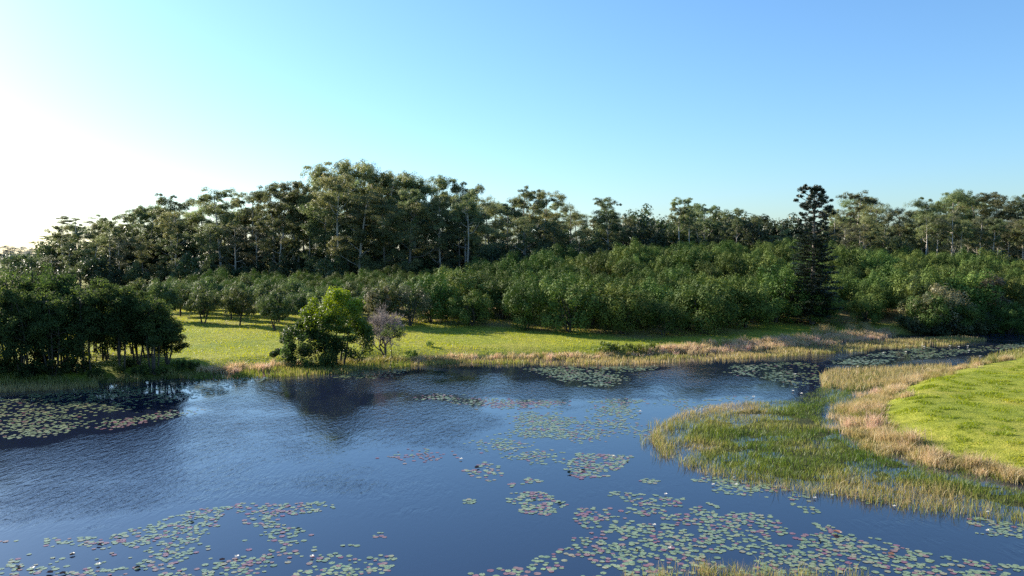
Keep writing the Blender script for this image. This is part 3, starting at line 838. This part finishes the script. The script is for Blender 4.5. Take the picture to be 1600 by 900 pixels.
thing('bare_tree', 'leafless purplish grey tree on the far bank right of the leafy yellow-green tree', 'tree', (x, y, gz(x, y)), .5, 1.28, None, bare_meshes(91))
x, y = at(615, 552, .9)
thing('sapling', 'thin sapling with small dark crown just right of the bare grey tree', 'tree', (x, y, gz(x, y)), 0, 1.0, None,
      round_meshes(92, H=4.9, rad=1.35, base=2.6, lobes=14, per=90, leaf=.16, mat=M_BANK, stems=1, up=.2, tr=.07, inner=60, stemtop=.5, lobe_r=(.9, 1.5)))
x, y = at(640, 512, 1.3)
thing('round_shrub', 'rounded olive shrub at the orchard corner behind the bare grey tree', 'shrub', (x, y, gz(x, y)), 1, 1.0, None,
      round_meshes(93, H=6.2, rad=3.2, base=0, lobes=26, per=150, leaf=.22, mat=M_GUMPALE, up=.3))
x, y = at(592, 512, 1.3)
thing('round_shrub', 'tan olive shrub between the leafy yellow-green tree and the orchard', 'shrub', (x, y, gz(x, y)), 1, 1.0, None,
      round_meshes(94, H=6.0, rad=2.5, base=0, lobes=22, per=150, leaf=.22, mat=M_STRAW, up=.6))
x, y = at(1462, 510, 1.0)
thing('broad_shrub', 'broad olive and pinkish shrub above the dark scrub at right', 'shrub', (x, y, gz(x, y)), .3, (1.25, 1, 1), None,
      round_meshes(95, H=6.4, rad=4.2, base=0, lobes=34, per=150, leaf=.3, mat=M_STRAW, up=.3))
x, y = at(1440, 504, 1.2)
thing('broad_shrub', 'rounder green shrub against the left side of the pinkish shrub at right', 'shrub', (x, y, gz(x, y)), .3, 1.0, None,
      round_meshes(96, H=6.8, rad=3.4, base=0, lobes=30, per=150, leaf=.3, mat=M_ORCHS, up=.3))
x, y = at(1553, 507, .8)
thing('pale_tree', 'pale half-dead slender tree draped in olive leaves near the right edge', 'tree', (x, y, gz(x, y)), .8, 1.0, None,
      gum_meshes(97, H=7.6, start=.2, spread=.24, clumps=44, cr=(2.6, 4.6), per=170, flat=.9, mat=M_STRAW, leaf=.26))
x, y = at(1596, 502, 1.0)
thing('broad_shrub', 'pale dry shrub at the right edge beside the pale half-dead tree', 'shrub', (x, y, gz(x, y)), 2, (1.3, 1, 1), None,
      round_meshes(98, H=2.6, rad=2.2, base=0, lobes=20, per=110, leaf=.24, mat=M_STRAW, up=.5))
SCRUB = [round_meshes(600 + k, H=2.6, rad=2.4, base=0, lobes=22, per=110, leaf=.25, mat=M_UNDER, up=.4, tr=.05) for k in range(3)]
scr = [(1418, 518), (1432, 521), (1446, 519), (1462, 521), (1478, 520), (1494, 519), (1510, 519), (1526, 517), (1542, 517), (1558, 515), (1574, 515), (1590, 513), (1606, 512), (1450, 512), (1484, 512), (1515, 510), (1535, 509), (1572, 507)]
for k, (px, py) in enumerate(sorted(scr)):
    x, y = at(px, py - 2, .4)
    thing('shrub', 'dark scrub bush along the shaded right bank of the channel, %s from the left' % ORD[k], 'shrub', (x, y, gz(x, y) - .1), random.uniform(0, 6.28), random.uniform(.75, 1.25), 'scrub bushes along the channel bank', SCRUB[k % 3])
TB = [round_meshes(620 + k, H=1.5, rad=1.3, base=0, lobes=16, per=80, leaf=.18, mat=M_CLUMP, up=1.2, tr=.03, inner=100) for k in range(2)]
for k, (px, py) in enumerate([(946, 551), (964, 551), (984, 550), (1002, 550), (1020, 549), (644, 556), (672, 548)]):
    x, y = at(px, py, .4)
    lab = ['largest grassy green clump in the tan fringe of the far bank', 'round green clump right of the largest one in the fringe', 'third green clump in the tan fringe of the far bank', 'fourth green clump in the tan fringe of the far bank',
           'green clump at the start of the pink grass', 'low green clump right of the thin sapling', 'tiny green seedling bush alone on the lit meadow'][k]
    thing('shrub', lab, 'shrub', (x, y, gz(x, y)), random.uniform(0, 6), [1.0, .9, .8, .8, .8, .6, .45][k], 'green clumps in the far bank fringe', TB[k % 2])
# bleached fallen log behind the orchard at right
lm = MB()
a0 = at_d(1484, 419, 176); b0 = at_d(1502, 428, 174)
tube(lm, path((-1.5, 0, .75), (1.5, -.6, -.75), 6, .03, 0), np.linspace(.22, .15, 6), 8)
tube(lm, path((.3, -.1, -.1), (.9, -.4, .35), 3, .03, 0), np.linspace(.08, .03, 3), 5)
lo = tag(link('fallen_log', lm.mesh('fallen_log', M_LOG, True)), 'bleached fallen log leaning among orchard crowns below the pale trunk stand', 'log')
lo.location = [(a0[i] + b0[i]) / 2 for i in range(3)]

# ------------------------------------------------------------------ grass, reeds and tussocks (uncountable)
def scatter(P, per_m2, seed, clump=None):
    r = np.random.default_rng(seed)
    lo_, hi_ = P.min(0), P.max(0)
    n = int((hi_ - lo_).prod() * per_m2)
    xy = lo_ + r.random((n, 2)) * (hi_ - lo_)
    xy = xy[inside(P, xy)]
    if clump:
        sc, th, sd = clump
        xy = xy[vnoise(xy, sc, sd) * .7 + vnoise(xy, sc * .37, sd + 1) * .3 + r.normal(0, .06, len(xy)) > th]
    return xy

def blades(mb, xy, z, h, wd, lean, tint, seed, bend=True):
    r = np.random.default_rng(seed)
    n = len(xy)
    a = r.uniform(0, 6.283, n); b = r.uniform(0, 6.283, n)
    h = np.broadcast_to(h, (n,)) * r.uniform(.55, 1.2, n)
    l = h * lean * r.uniform(.1, 1.3, n)
    base = np.column_stack([xy, z])
    s = np.column_stack([np.cos(b), np.sin(b), np.zeros(n)]) * (wd * r.uniform(.6, 1.3, n) / 2)[:, None]
    d = np.column_stack([np.cos(a) * l, np.sin(a) * l, h])
    mid = base + d * [.3, .3, .58]
    tip = base + d
    V = np.stack([base - s, base + s, mid + s * .75, mid - s * .75, tip], 1).reshape(-1, 3)
    i = np.arange(n)[:, None] * 5
    mb.add(V, i + [0, 1, 2, 3], tint)
    t = np.broadcast_to(np.asarray(tint, np.float32), (n,))
    mb.f.append((i + [3, 2, 4]).astype(np.int32) + (mb.n - n * 5)); mb.t.append(t)

def tufted(xy, n_per, spread, seed):
    r = np.random.default_rng(seed)
    q = np.repeat(xy, n_per, 0)
    return q + r.normal(0, spread, q.shape)

# lit meadows
mb = MB()
FM = poly([(-200, 560), (0, 560), (200, 560), (320, 570), (450, 562), (600, 556), (900, 552), (1060, 546), (1260, 532), (1400, 518), (1420, 508), (1200, 496), (1000, 506), (640, 500), (420, 492), (280, 480), (200, 480), (-200, 500)], 1.2)
xy = scatter(FM, 22, 1)
z = ground_z(xy); ok = z > .25; xy, z = xy[ok], z[ok]
blades(mb, xy, z - .03, .07 + .10 * vnoise(xy, 4, 40), .08, .9, np.clip(.2 + .5 * (vnoise(xy, 7, 41) - .2) + rng.normal(0, .07, len(xy)), 0, .7), 2)
RM = poly([(1800, 780), (1600, 738), (1530, 722), (1450, 700), (1400, 672), (1385, 640), (1420, 610), (1480, 590), (1560, 576), (1640, 566), (1900, 560)], .6)
xy = scatter(RM, 150, 3)
z = ground_z(xy); ok = z > .35; xy, z = xy[ok], z[ok]
blades(mb, xy, z - .02, .03 + .24 * np.clip(vnoise(xy, .9, 42) * 2 - 1.05, 0, 1) + .02 * vnoise(xy, .4, 43), .045, 1.2, np.clip(-.1 + 1.5 * vnoise(xy, 1.6, 44) * vnoise(xy, 6, 49) + rng.normal(0, .12, len(xy)), 0, .9), 4)
tag(link('meadow_grass', mb.mesh('meadow_grass', M_GRASS)), 'short bright green grass on the meadows', 'grass', None, 'stuff')

# marsh sedge on the right
mb = MB()
xy = scatter(MARSH, 85, 5, (1.6, .25, 50))
z = np.maximum(ground_z(xy), -.1)
dout = dist_line(poly([(1130, 632), (1060, 648), (1020, 672), (1015, 692), (1040, 716), (1090, 740), (1200, 765), (1300, 775), (1400, 792), (1500, 804), (1600, 816), (1800, 840)]), xy)
gold = np.clip(1 - dout / 5.5, 0, 1) * .42 + .2 + .6 * (vnoise(xy, 3.0, 51) - .35)
blades(mb, xy, z - .05, (.26 + .46 * vnoise(xy, 1.3, 52)) * (.7 + .35 * np.clip(1 - dout / 6, 0, 1)), .028, .65, np.clip(gold + rng.normal(0, .13, len(xy)), 0, 1), 6)
# fringe that thins out over the open water
FR = poly([(1000, 668), (1000, 696), (1030, 724), (1090, 746), (1200, 772), (1300, 783), (1400, 800), (1500, 812), (1640, 826), (1600, 800), (1400, 775), (1200, 750), (1060, 715), (1040, 690), (1060, 660), (1040, 655)])
xy = scatter(FR, 26, 7, (1.1, .52, 55))
blades(mb, xy, np.full(len(xy), -.1), .62, .026, .5, np.clip(rng.normal(.52, .18, len(xy)), 0, 1), 8)
UPR = poly([(1285, 606), (1280, 588), (1300, 580), (1400, 576), (1490, 572), (1440, 586), (1390, 602), (1340, 612)])
xy = scatter(UPR, 40, 9)
blades(mb, xy, np.zeros(len(xy)) - .05, .62, .045, .45, np.clip(rng.normal(.78, .14, len(xy)), 0, 1), 10)
UP2 = poly([(1530, 572), (1545, 556), (1580, 548), (1650, 542), (1650, 566), (1580, 570)])
xy = scatter(UP2, 24, 11)
blades(mb, xy, np.maximum(ground_z(xy), 0) - .05, .5, .05, .45, np.clip(rng.normal(.55, .16, len(xy)), 0, 1), 12)
# reeds just under the lower edge of the view
for (cx_, cy_, rx_, n_) in [(1040, 905, 26, 260), (1105, 897, 24, 420), (1150, 903, 30, 420), (1205, 902, 24, 320), (1260, 906, 30, 300), (1330, 910, 22, 160), (1350, 906, 12, 60), (985, 912, 20, 110)]:
    c = np.array(at(cx_, cy_)); k_ = rx_ / 48; n_ = int(n_ * .6)
    xy = c + rng.normal(0, 1, (n_, 2)) * [k_ * .6, .45]
    blades(mb, xy, np.full(n_, -.1), .52, .018, .6, np.clip(rng.normal(.62, .2, n_), 0, 1), 13 + cx_)
tag(link('marsh_sedge', mb.mesh('marsh_sedge', M_REED)), 'green and gold sedge standing in the marsh', 'reeds', None, 'stuff')

# reed fringe along the far water edge
mb = MB()
FB = poly([(560, 568), (640, 563), (740, 561), (900, 559), (1030, 553), (1150, 548), (1300, 540), (1400, 530), (1500, 527), (1545, 532), (1480, 539), (1400, 544), (1330, 550), (1250, 556), (1150, 562), (1050, 567), (980, 571), (850, 571), (740, 568), (640, 573)])
xy = scatter(FB, 34, 21, (2.5, .36, 62))
blades(mb, xy, np.maximum(ground_z(xy), 0) - .05, .26 + .34 * vnoise(xy, 3, 63), .07, .4, np.clip(.68 + .35 * (vnoise(xy, 5, 60) - .5) + rng.normal(0, .13, len(xy)), 0, 1), 22)
LB = poly([(280, 590), (390, 578), (480, 571), (560, 567), (640, 566), (640, 574), (570, 579), (540, 584), (470, 588), (420, 590), (300, 594)])
xy = scatter(LB, 34, 23, (2.0, .40, 64))
blades(mb, xy, np.maximum(ground_z(xy), 0) - .05, .5, .06, .3, np.clip(.35 + .5 * (vnoise(xy, 4, 61) - .4) + rng.normal(0, .13, len(xy)), 0, 1), 24)
LS = poly([(-120, 596), (0, 592), (80, 595), (150, 599), (155, 606), (60, 612), (0, 614), (-120, 622)], 0)
xy = scatter(LS, 60, 25)
blades(mb, xy, np.maximum(ground_z(xy), 0) - .05, .5, .05, .35, np.clip(.9 - (xy[:, 1] - 68) / 9 + rng.normal(0, .13, len(xy)), 0, .8), 26)
tag(link('reed_fringe', mb.mesh('reed_fringe', M_REED)), 'straw coloured reeds along the far water edge', 'reeds', None, 'stuff')

# dry tussock grass on both banks
def band(line, half, z):
    L = poly(line, z)
    T = np.gradient(L, axis=0); T = unit(np.column_stack([T, np.zeros(len(T))]))[:, :2]
    N = np.column_stack([-T[:, 1], T[:, 0]])
    h = np.asarray(half)[:, None]
    return np.concatenate([L + N * h, (L - N * h)[::-1]])
def tussocks(mb, P, tufts_m2, blades_n, h, wd, tint, seed, clump=None, sp=.16):
    c = scatter(P, tufts_m2, seed, clump)
    r = np.random.default_rng(seed)
    ht = r.uniform(.55, 1.3, len(c)); tt = r.normal(0, .17, len(c))
    q = tufted(c, blades_n, sp, seed + 1)
    zz = ground_z(q)
    blades(mb, q, np.maximum(zz, -.02) - .03, h * np.repeat(ht, blades_n), wd, .75, np.clip(tint + np.repeat(tt, blades_n) + r.normal(0, .1, len(q)), 0, 1), seed + 2)
mb = MB()
NB = band([(1575, 565), (1530, 571), (1480, 577), (1440, 586), (1405, 600), (1380, 614), (1358, 632), (1345, 650), (1368, 674), (1420, 695), (1480, 712), (1540, 725), (1600, 738), (1720, 765)], [.3, .35, .45, .5, .6, .75, 1.0, 1.1, 1.1, 1.05, 1.0, 1.0, 1.0, 1.0], .5)
NBW = band([(1575, 565), (1480, 577), (1405, 600), (1358, 632), (1345, 650), (1368, 674), (1420, 695), (1480, 712), (1600, 738), (1720, 765)], [1.2, 1.8, 2.0, 2.3, 2.3, 2.4, 2.4, 2.4, 2.4, 2.4], .5)
tussocks(mb, NBW, .45, 90, .5, .03, .45, 75, (2.2, .45, 76), .28)
tussocks(mb, NB, 2.6, 110, .46, .03, .50, 31, None, .24)
tussocks(mb, NB, .4, 160, .85, .03, .66, 71, None, .30)
tussocks(mb, NB, .35, 130, .7, .03, .25, 73, None, .30)
NB2 = band([(1370, 680), (1420, 702), (1480, 720), (1540, 735), (1600, 750), (1720, 780)], [.6, .7, .7, .7, .7, .7], .1)
tussocks(mb, NB2, 2.5, 50, .5, .03, .28, 33, (1.5, .45, 34), .2)
tussocks(mb, ell(1332, 641, 30, 7), 3.5, 50, .6, .03, .45, 35, None, .2)
tussocks(mb, band([(1010, 549), (1080, 545), (1150, 541), (1220, 535), (1290, 529), (1350, 523), (1400, 519)], [1.2, 1.7, 2.0, 2.1, 2.2, 2.0, 1.4], .5), 2.2, 40, .75, .07, .74, 37, None, .25)
tussocks(mb, band([(640, 559), (700, 557), (780, 555), (860, 554), (940, 553), (1020, 550)], [.9, .9, .9, 1.1, .8, 1.0], .4), 2.0, 36, .6, .07, .64, 39, (3, .40, 41), .25)
tussocks(mb, band([(310, 576), (350, 574), (400, 571), (440, 566), (470, 564)], [.8, 1.0, 1.2, 1.2, .8], .5), 2.2, 40, .7, .06, .70, 43, None, .25)
tussocks(mb, band([(470, 566), (520, 565), (580, 561), (640, 559)], [.8, .9, .9, .9], .4), 2.0, 36, .65, .06, .22, 45, None, .25)
tussocks(mb, band([(1260, 519), (1320, 517), (1380, 513)], [2.2, 2.4, 1.6], .8), 1.2, 36, .8, .07, .40, 47, (3, .42, 48), .3)
tussocks(mb, band([(150, 588), (220, 586), (300, 580)], [1.2, 1.2, 1.0], .5), 1.6, 36, .6, .05, .05, 49, None, .3)
tag(link('tussock_grass', mb.mesh('tussock_grass', M_TUSS)), 'dry straw and pinkish tussock grass along both banks', 'grass', None, 'stuff')

# ------------------------------------------------------------------ water lilies
def pad_geo(r, rad):
    n = 13
    th = np.linspace(.16, 2 * math.pi - .16, n)
    rr = rad * (1 + r.normal(0, .035, n))
    V = np.column_stack([np.cos(th) * rr, np.sin(th) * rr * .93, np.abs(r.normal(0, .006, n))])
    return np.vstack([[[-.03 * rad, 0, .004]], V]), np.column_stack([np.zeros(n - 1, int), np.arange(1, n), np.arange(2, n + 1)])
pads = []                                  # x, y, z, radius, tint, raft
for ri, (P, per, rad, red, th, nm) in enumerate(RAFTS):
    r = np.random.default_rng(700 + ri)
    xy = scatter(P, per * (3.6 if th > .3 else 2.6) * (.9 if P[:, 1].mean() > 70 else 1.1 if P[:, 1].mean() > 44 else 1), 700 + ri, (1.25, th + .05, 80 + ri) if th > .25 else None)
    if P[:, 1].mean() > 44:
        rad *= .82
        xy = xy + r.normal(0, .5, xy.shape)
    grid = {}
    for x_, y_ in xy:
        rd = rad * .68 * r.uniform(.62, 1.2)
        key = (int(x_ / .5), int(y_ / .5)); hit = 0
        for dx in (-1, 0, 1):
            for dy in (-1, 0, 1):
                for (a_, b_, c_) in grid.get((key[0] + dx, key[1] + dy), ()):
                    if math.hypot(x_ - a_, y_ - b_) < (rd + c_) * .62: hit = 1
        if hit: continue
        grid.setdefault(key, []).append((x_, y_, rd))
        nred = vnoise(np.array([[x_, y_]]), 1.3, 90)[0]
        isred = r.random() < red * .7 * (0.1 + 1.9 * nred) and True
        t = r.uniform(.74, 1.0) if isred else abs(r.normal(.33, .2))
        if not isred: t = min(t, .68)
        pads.append((x_, y_, .004 + .010 * r.random(), rd, t, nm))
def in_view(x_, y_):
    px = 800 + x_ / y_ * F
    return -5 < px < 1605 and y_ > 28.4
pads.sort(key=lambda p: math.hypot(p[0], p[1]))
vis = [p for p in pads if in_view(p[0], p[1])]
single = set(id(p) for p in vis[:295])
r = np.random.default_rng(5)
PM = {}
for cl, (t0, t1) in {'green': (0, .3), 'lime': (.3, .52), 'bronze': (.52, .74), 'red': (.74, 1.01)}.items():
    PM[cl] = []
    for k in range(3):
        b_ = MB(); V, Fc = pad_geo(r, 1.0); V[:, 2] *= 5
        b_.add(V, Fc, (t0 + (t1 - t0) * (.2 + .3 * k)))
        PM[cl].append(b_.mesh('lily_pad', M_PAD))
rest = MB()
words = {'green': 'round green', 'lime': 'round light green', 'bronze': 'round bronze', 'red': 'round dark red'}
words = {'green': 'green', 'lime': 'light green', 'bronze': 'bronze', 'red': 'dark red'}
def pad_class(p):
    x_, y_, z_, rd, t, nm = p
    cl = 'green' if t < .3 else 'lime' if t < .52 else 'bronze' if t < .74 else 'red'
    size = 'large' if rd > .15 else 'small' if rd < .115 else 'medium'
    px, py = 800 + x_ / y_ * F, 395 + CAM_Z / y_ * F
    if 'left raft' in nm: col_ = 'left' if px < 200 else 'middle' if px < 400 else 'right'
    else: col_ = 'left' if px < 1000 else 'middle' if px < 1300 else 'right'
    return cl, size, ('near ' if py > 868 else 'far ') + col_, px
buckets = {}
for p in vis[:295]:
    cl, size, sec, px = pad_class(p)
    buckets.setdefault((cl, size, sec, p[5]), []).append((px, id(p)))
rank = {}
for v_ in buckets.values():
    for k_, (_, i_) in enumerate(sorted(v_)): rank[i_] = k_
for p in pads:
    x_, y_, z_, rd, t, nm = p
    if id(p) in single:
        cl, size, sec, _ = pad_class(p)
        o = link('lily_pad', PM[cl][int(r.integers(3))])
        o.location = (x_, y_, z_); o.scale = (rd, rd, rd * .35)
        o.rotation_euler = (r.normal(0, .015), r.normal(0, .015), r.uniform(0, 6.28))
        tag(o, '%s %s lily pad, %s from left, %s part of %s' % (size, words[cl], ORD[min(rank[id(p)], 75)], sec, nm), 'lily pad', 'lily pads of the %s' % nm)
    else:
        V, Fc = pad_geo(r, rd)
        a_ = r.uniform(0, 6.28); c_, s_ = math.cos(a_), math.sin(a_)
        V = np.column_stack([V[:, 0] * c_ - V[:, 1] * s_ + x_, V[:, 0] * s_ + V[:, 1] * c_ + y_, V[:, 2] + z_])
        rest.add(V, Fc, t)
tag(link('lily_raft', rest.mesh('lily_raft', M_PAD)), 'smaller and farther lily pads floating in rafts across the pond', 'lily pads', None, 'stuff')

# white lily flowers on the rafts, each petals and stamens
def flower_meshes():
    r = np.random.default_rng(3)
    pb, yb = MB(), MB()
    for ring, (nn, tilt, L) in enumerate([(8, .35, .11), (7, .75, .095), (5, 1.15, .075)]):
        for k in range(nn):
            a = k * 6.283 / nn + ring * .4
            o = np.array([math.cos(a), math.sin(a), 0]); s = np.array([-math.sin(a), math.cos(a), 0])
            tip = o * L * math.cos(tilt) + np.array([0, 0, L * math.sin(tilt)])
            mid = tip * .55
            pb.add([(0, 0, 0), mid + s * .022, tip, mid - s * .022], [[0, 1, 2, 3]])
    for k in range(10):
        a = k * .628
        yb.add([(0, 0, .01), (.02 * math.cos(a), .02 * math.sin(a), .05), (.02 * math.cos(a + .5), .02 * math.sin(a + .5), .05)], [[0, 1, 2]])
    return [('petals', pb.mesh('petals', M_PETAL)), ('stamens', yb.mesh('stamens', M_YOLK))]
FL = flower_meshes()
fl = [(720, 717, 'middle raft'), (1114, 757, 0), (1146, 746, 0), (1150, 757, 0), (1273, 778, 0), (1300, 774, 0), (1397, 791, 0), (1543, 800, 0), (1313, 833, 0), (1046, 856, 0), (1022, 820, 0), (1000, 643, 0), (1239, 611, 0), (1252, 615, 0), (1177, 620, 0), (958, 713, 0), (1040, 772, 0),
      (1440, 540, 0), (1444, 542, 0), (1484, 541, 0), (1498, 542, 0), (1514, 548, 0), (1512, 541, 0), (1531, 557, 0), (1416, 540, 0), (1415, 550, 0), (1380, 552, 0), (1340, 573, 0), (1242, 585, 0), (153, 881, 0), (113, 865, 0), (487, 869, 0), (50, 887, 0), (1543, 829, 0), (370, 869, 0)]
near = sorted([f for f in fl], key=lambda f: -f[1])
for k, (px, py, _) in enumerate(near):
    x, y = at(px, py, .06)
    side = 'left' if px < 700 else 'right' if px > 1250 else 'middle'
    where = 'bottom left raft' if px < 600 else 'bottom right raft' if py > 800 else 'raft edge beside the marsh reeds' if py > 730 and px > 1080 else 'rafts in the far channel' if py < 595 else 'water left of the marsh' if px < 1080 else 'dark water above the marsh'
    s = 1.0 + max(0, (y - 35) / 60)
    thing('water_lily_flower', 'white flower in the %s, %s nearest of all' % (where, ORD[k]), 'flower', (x, y, .05), random.uniform(0, 6), min(s, 1.8), 'white water lily flowers', FL)
# curled leaves that stand up out of the rafts
def curl_mesh(mat):
    b_ = MB()
    th = np.linspace(-1.1, 1.1, 7)
    V = []
    for yy, s in ((-.13, .7), (0, 1), (.13, .65)):
        for t in th: V.append((.10 * s * math.sin(t), yy, .05 + .12 * s * (1 - math.cos(t))))
    f_ = [[i * 7 + j, i * 7 + j + 1, i * 7 + 8 + j, i * 7 + 7 + j] for i in range(2) for j in range(6)]
    b_.add(V, f_)
    return b_.mesh('curled_leaf', mat, True)
CU, DK = curl_mesh(M_CURL), curl_mesh(M_DARKLEAF)
cur = [(890, 739, DK, 1.7), (911, 735, DK, 1.2), (919, 729, DK, 1.0), (981, 720, DK, 1.0), (835, 780, DK, .8), (874, 786, DK, 1.0), (485, 789, DK, 1.0), (466, 826, DK, .9), (300, 815, DK, .8), (261, 862, DK, .8), (215, 887, DK, 1.1), (155, 852, CU, 1.0), (113, 867, CU, 1.0),
       (28, 886, CU, 1.1), (78, 895, CU, 1.2), (98, 896, CU, 1.1), (347, 875, CU, 1.1), (1308, 833, CU, 1.9), (745, 731, CU, 1.5), (1281, 845, DK, 1.0), (1392, 866, CU, 1.2), (545, 897, DK, 1.0), (995, 858, DK, 1.0)]
cl_lab = ['big dark upright leaf on the round raft', 'middle dark upright leaf on the round raft', 'top dark upright leaf on the round raft', 'lone dark leaf right of the round raft', 'dark upright leaf on the small raft', 'dark upright leaf right of the small raft',
          'dark upright leaf at the upper tip of the bottom left raft', 'dark upright leaf at the right of the bottom left raft', 'dark speck of leaf at the upper edge of the bottom left raft', 'dark upright leaf in the middle of the bottom left raft', 'dark flat leaf near the lower edge of the bottom left raft',
          'curled brown leaf at the upper left of the bottom left raft', 'curled brown leaf left of the bottom left raft centre', 'curled brown leaf at the far left corner', 'left one of two curled brown leaves in the lower left corner', 'right one of two curled brown leaves in the lower left corner', 'curled brown leaf in the right half of the bottom left raft',
          'large curled brown leaf beside a white flower in the bottom right raft', 'curled brown leaf on the pink tinted raft', 'dark leaf left of the large curled one in the bottom right raft', 'curled brown leaf at the right of the bottom right raft', 'dark leaf at the lower right of the bottom left raft', 'dark leaf in the middle of the bottom right raft']
for (px, py, me, s), lab in zip(cur, cl_lab):
    x, y = at(px, py, .03)
    o = tag(link('curled_leaf', me), lab, 'leaf', 'curled leaves standing out of the rafts')
    o.location = (x, y, .0); o.scale = (s * .7, s * .7, s * .7); o.rotation_euler = (0, random.uniform(-.5, .5), random.uniform(0, 6))
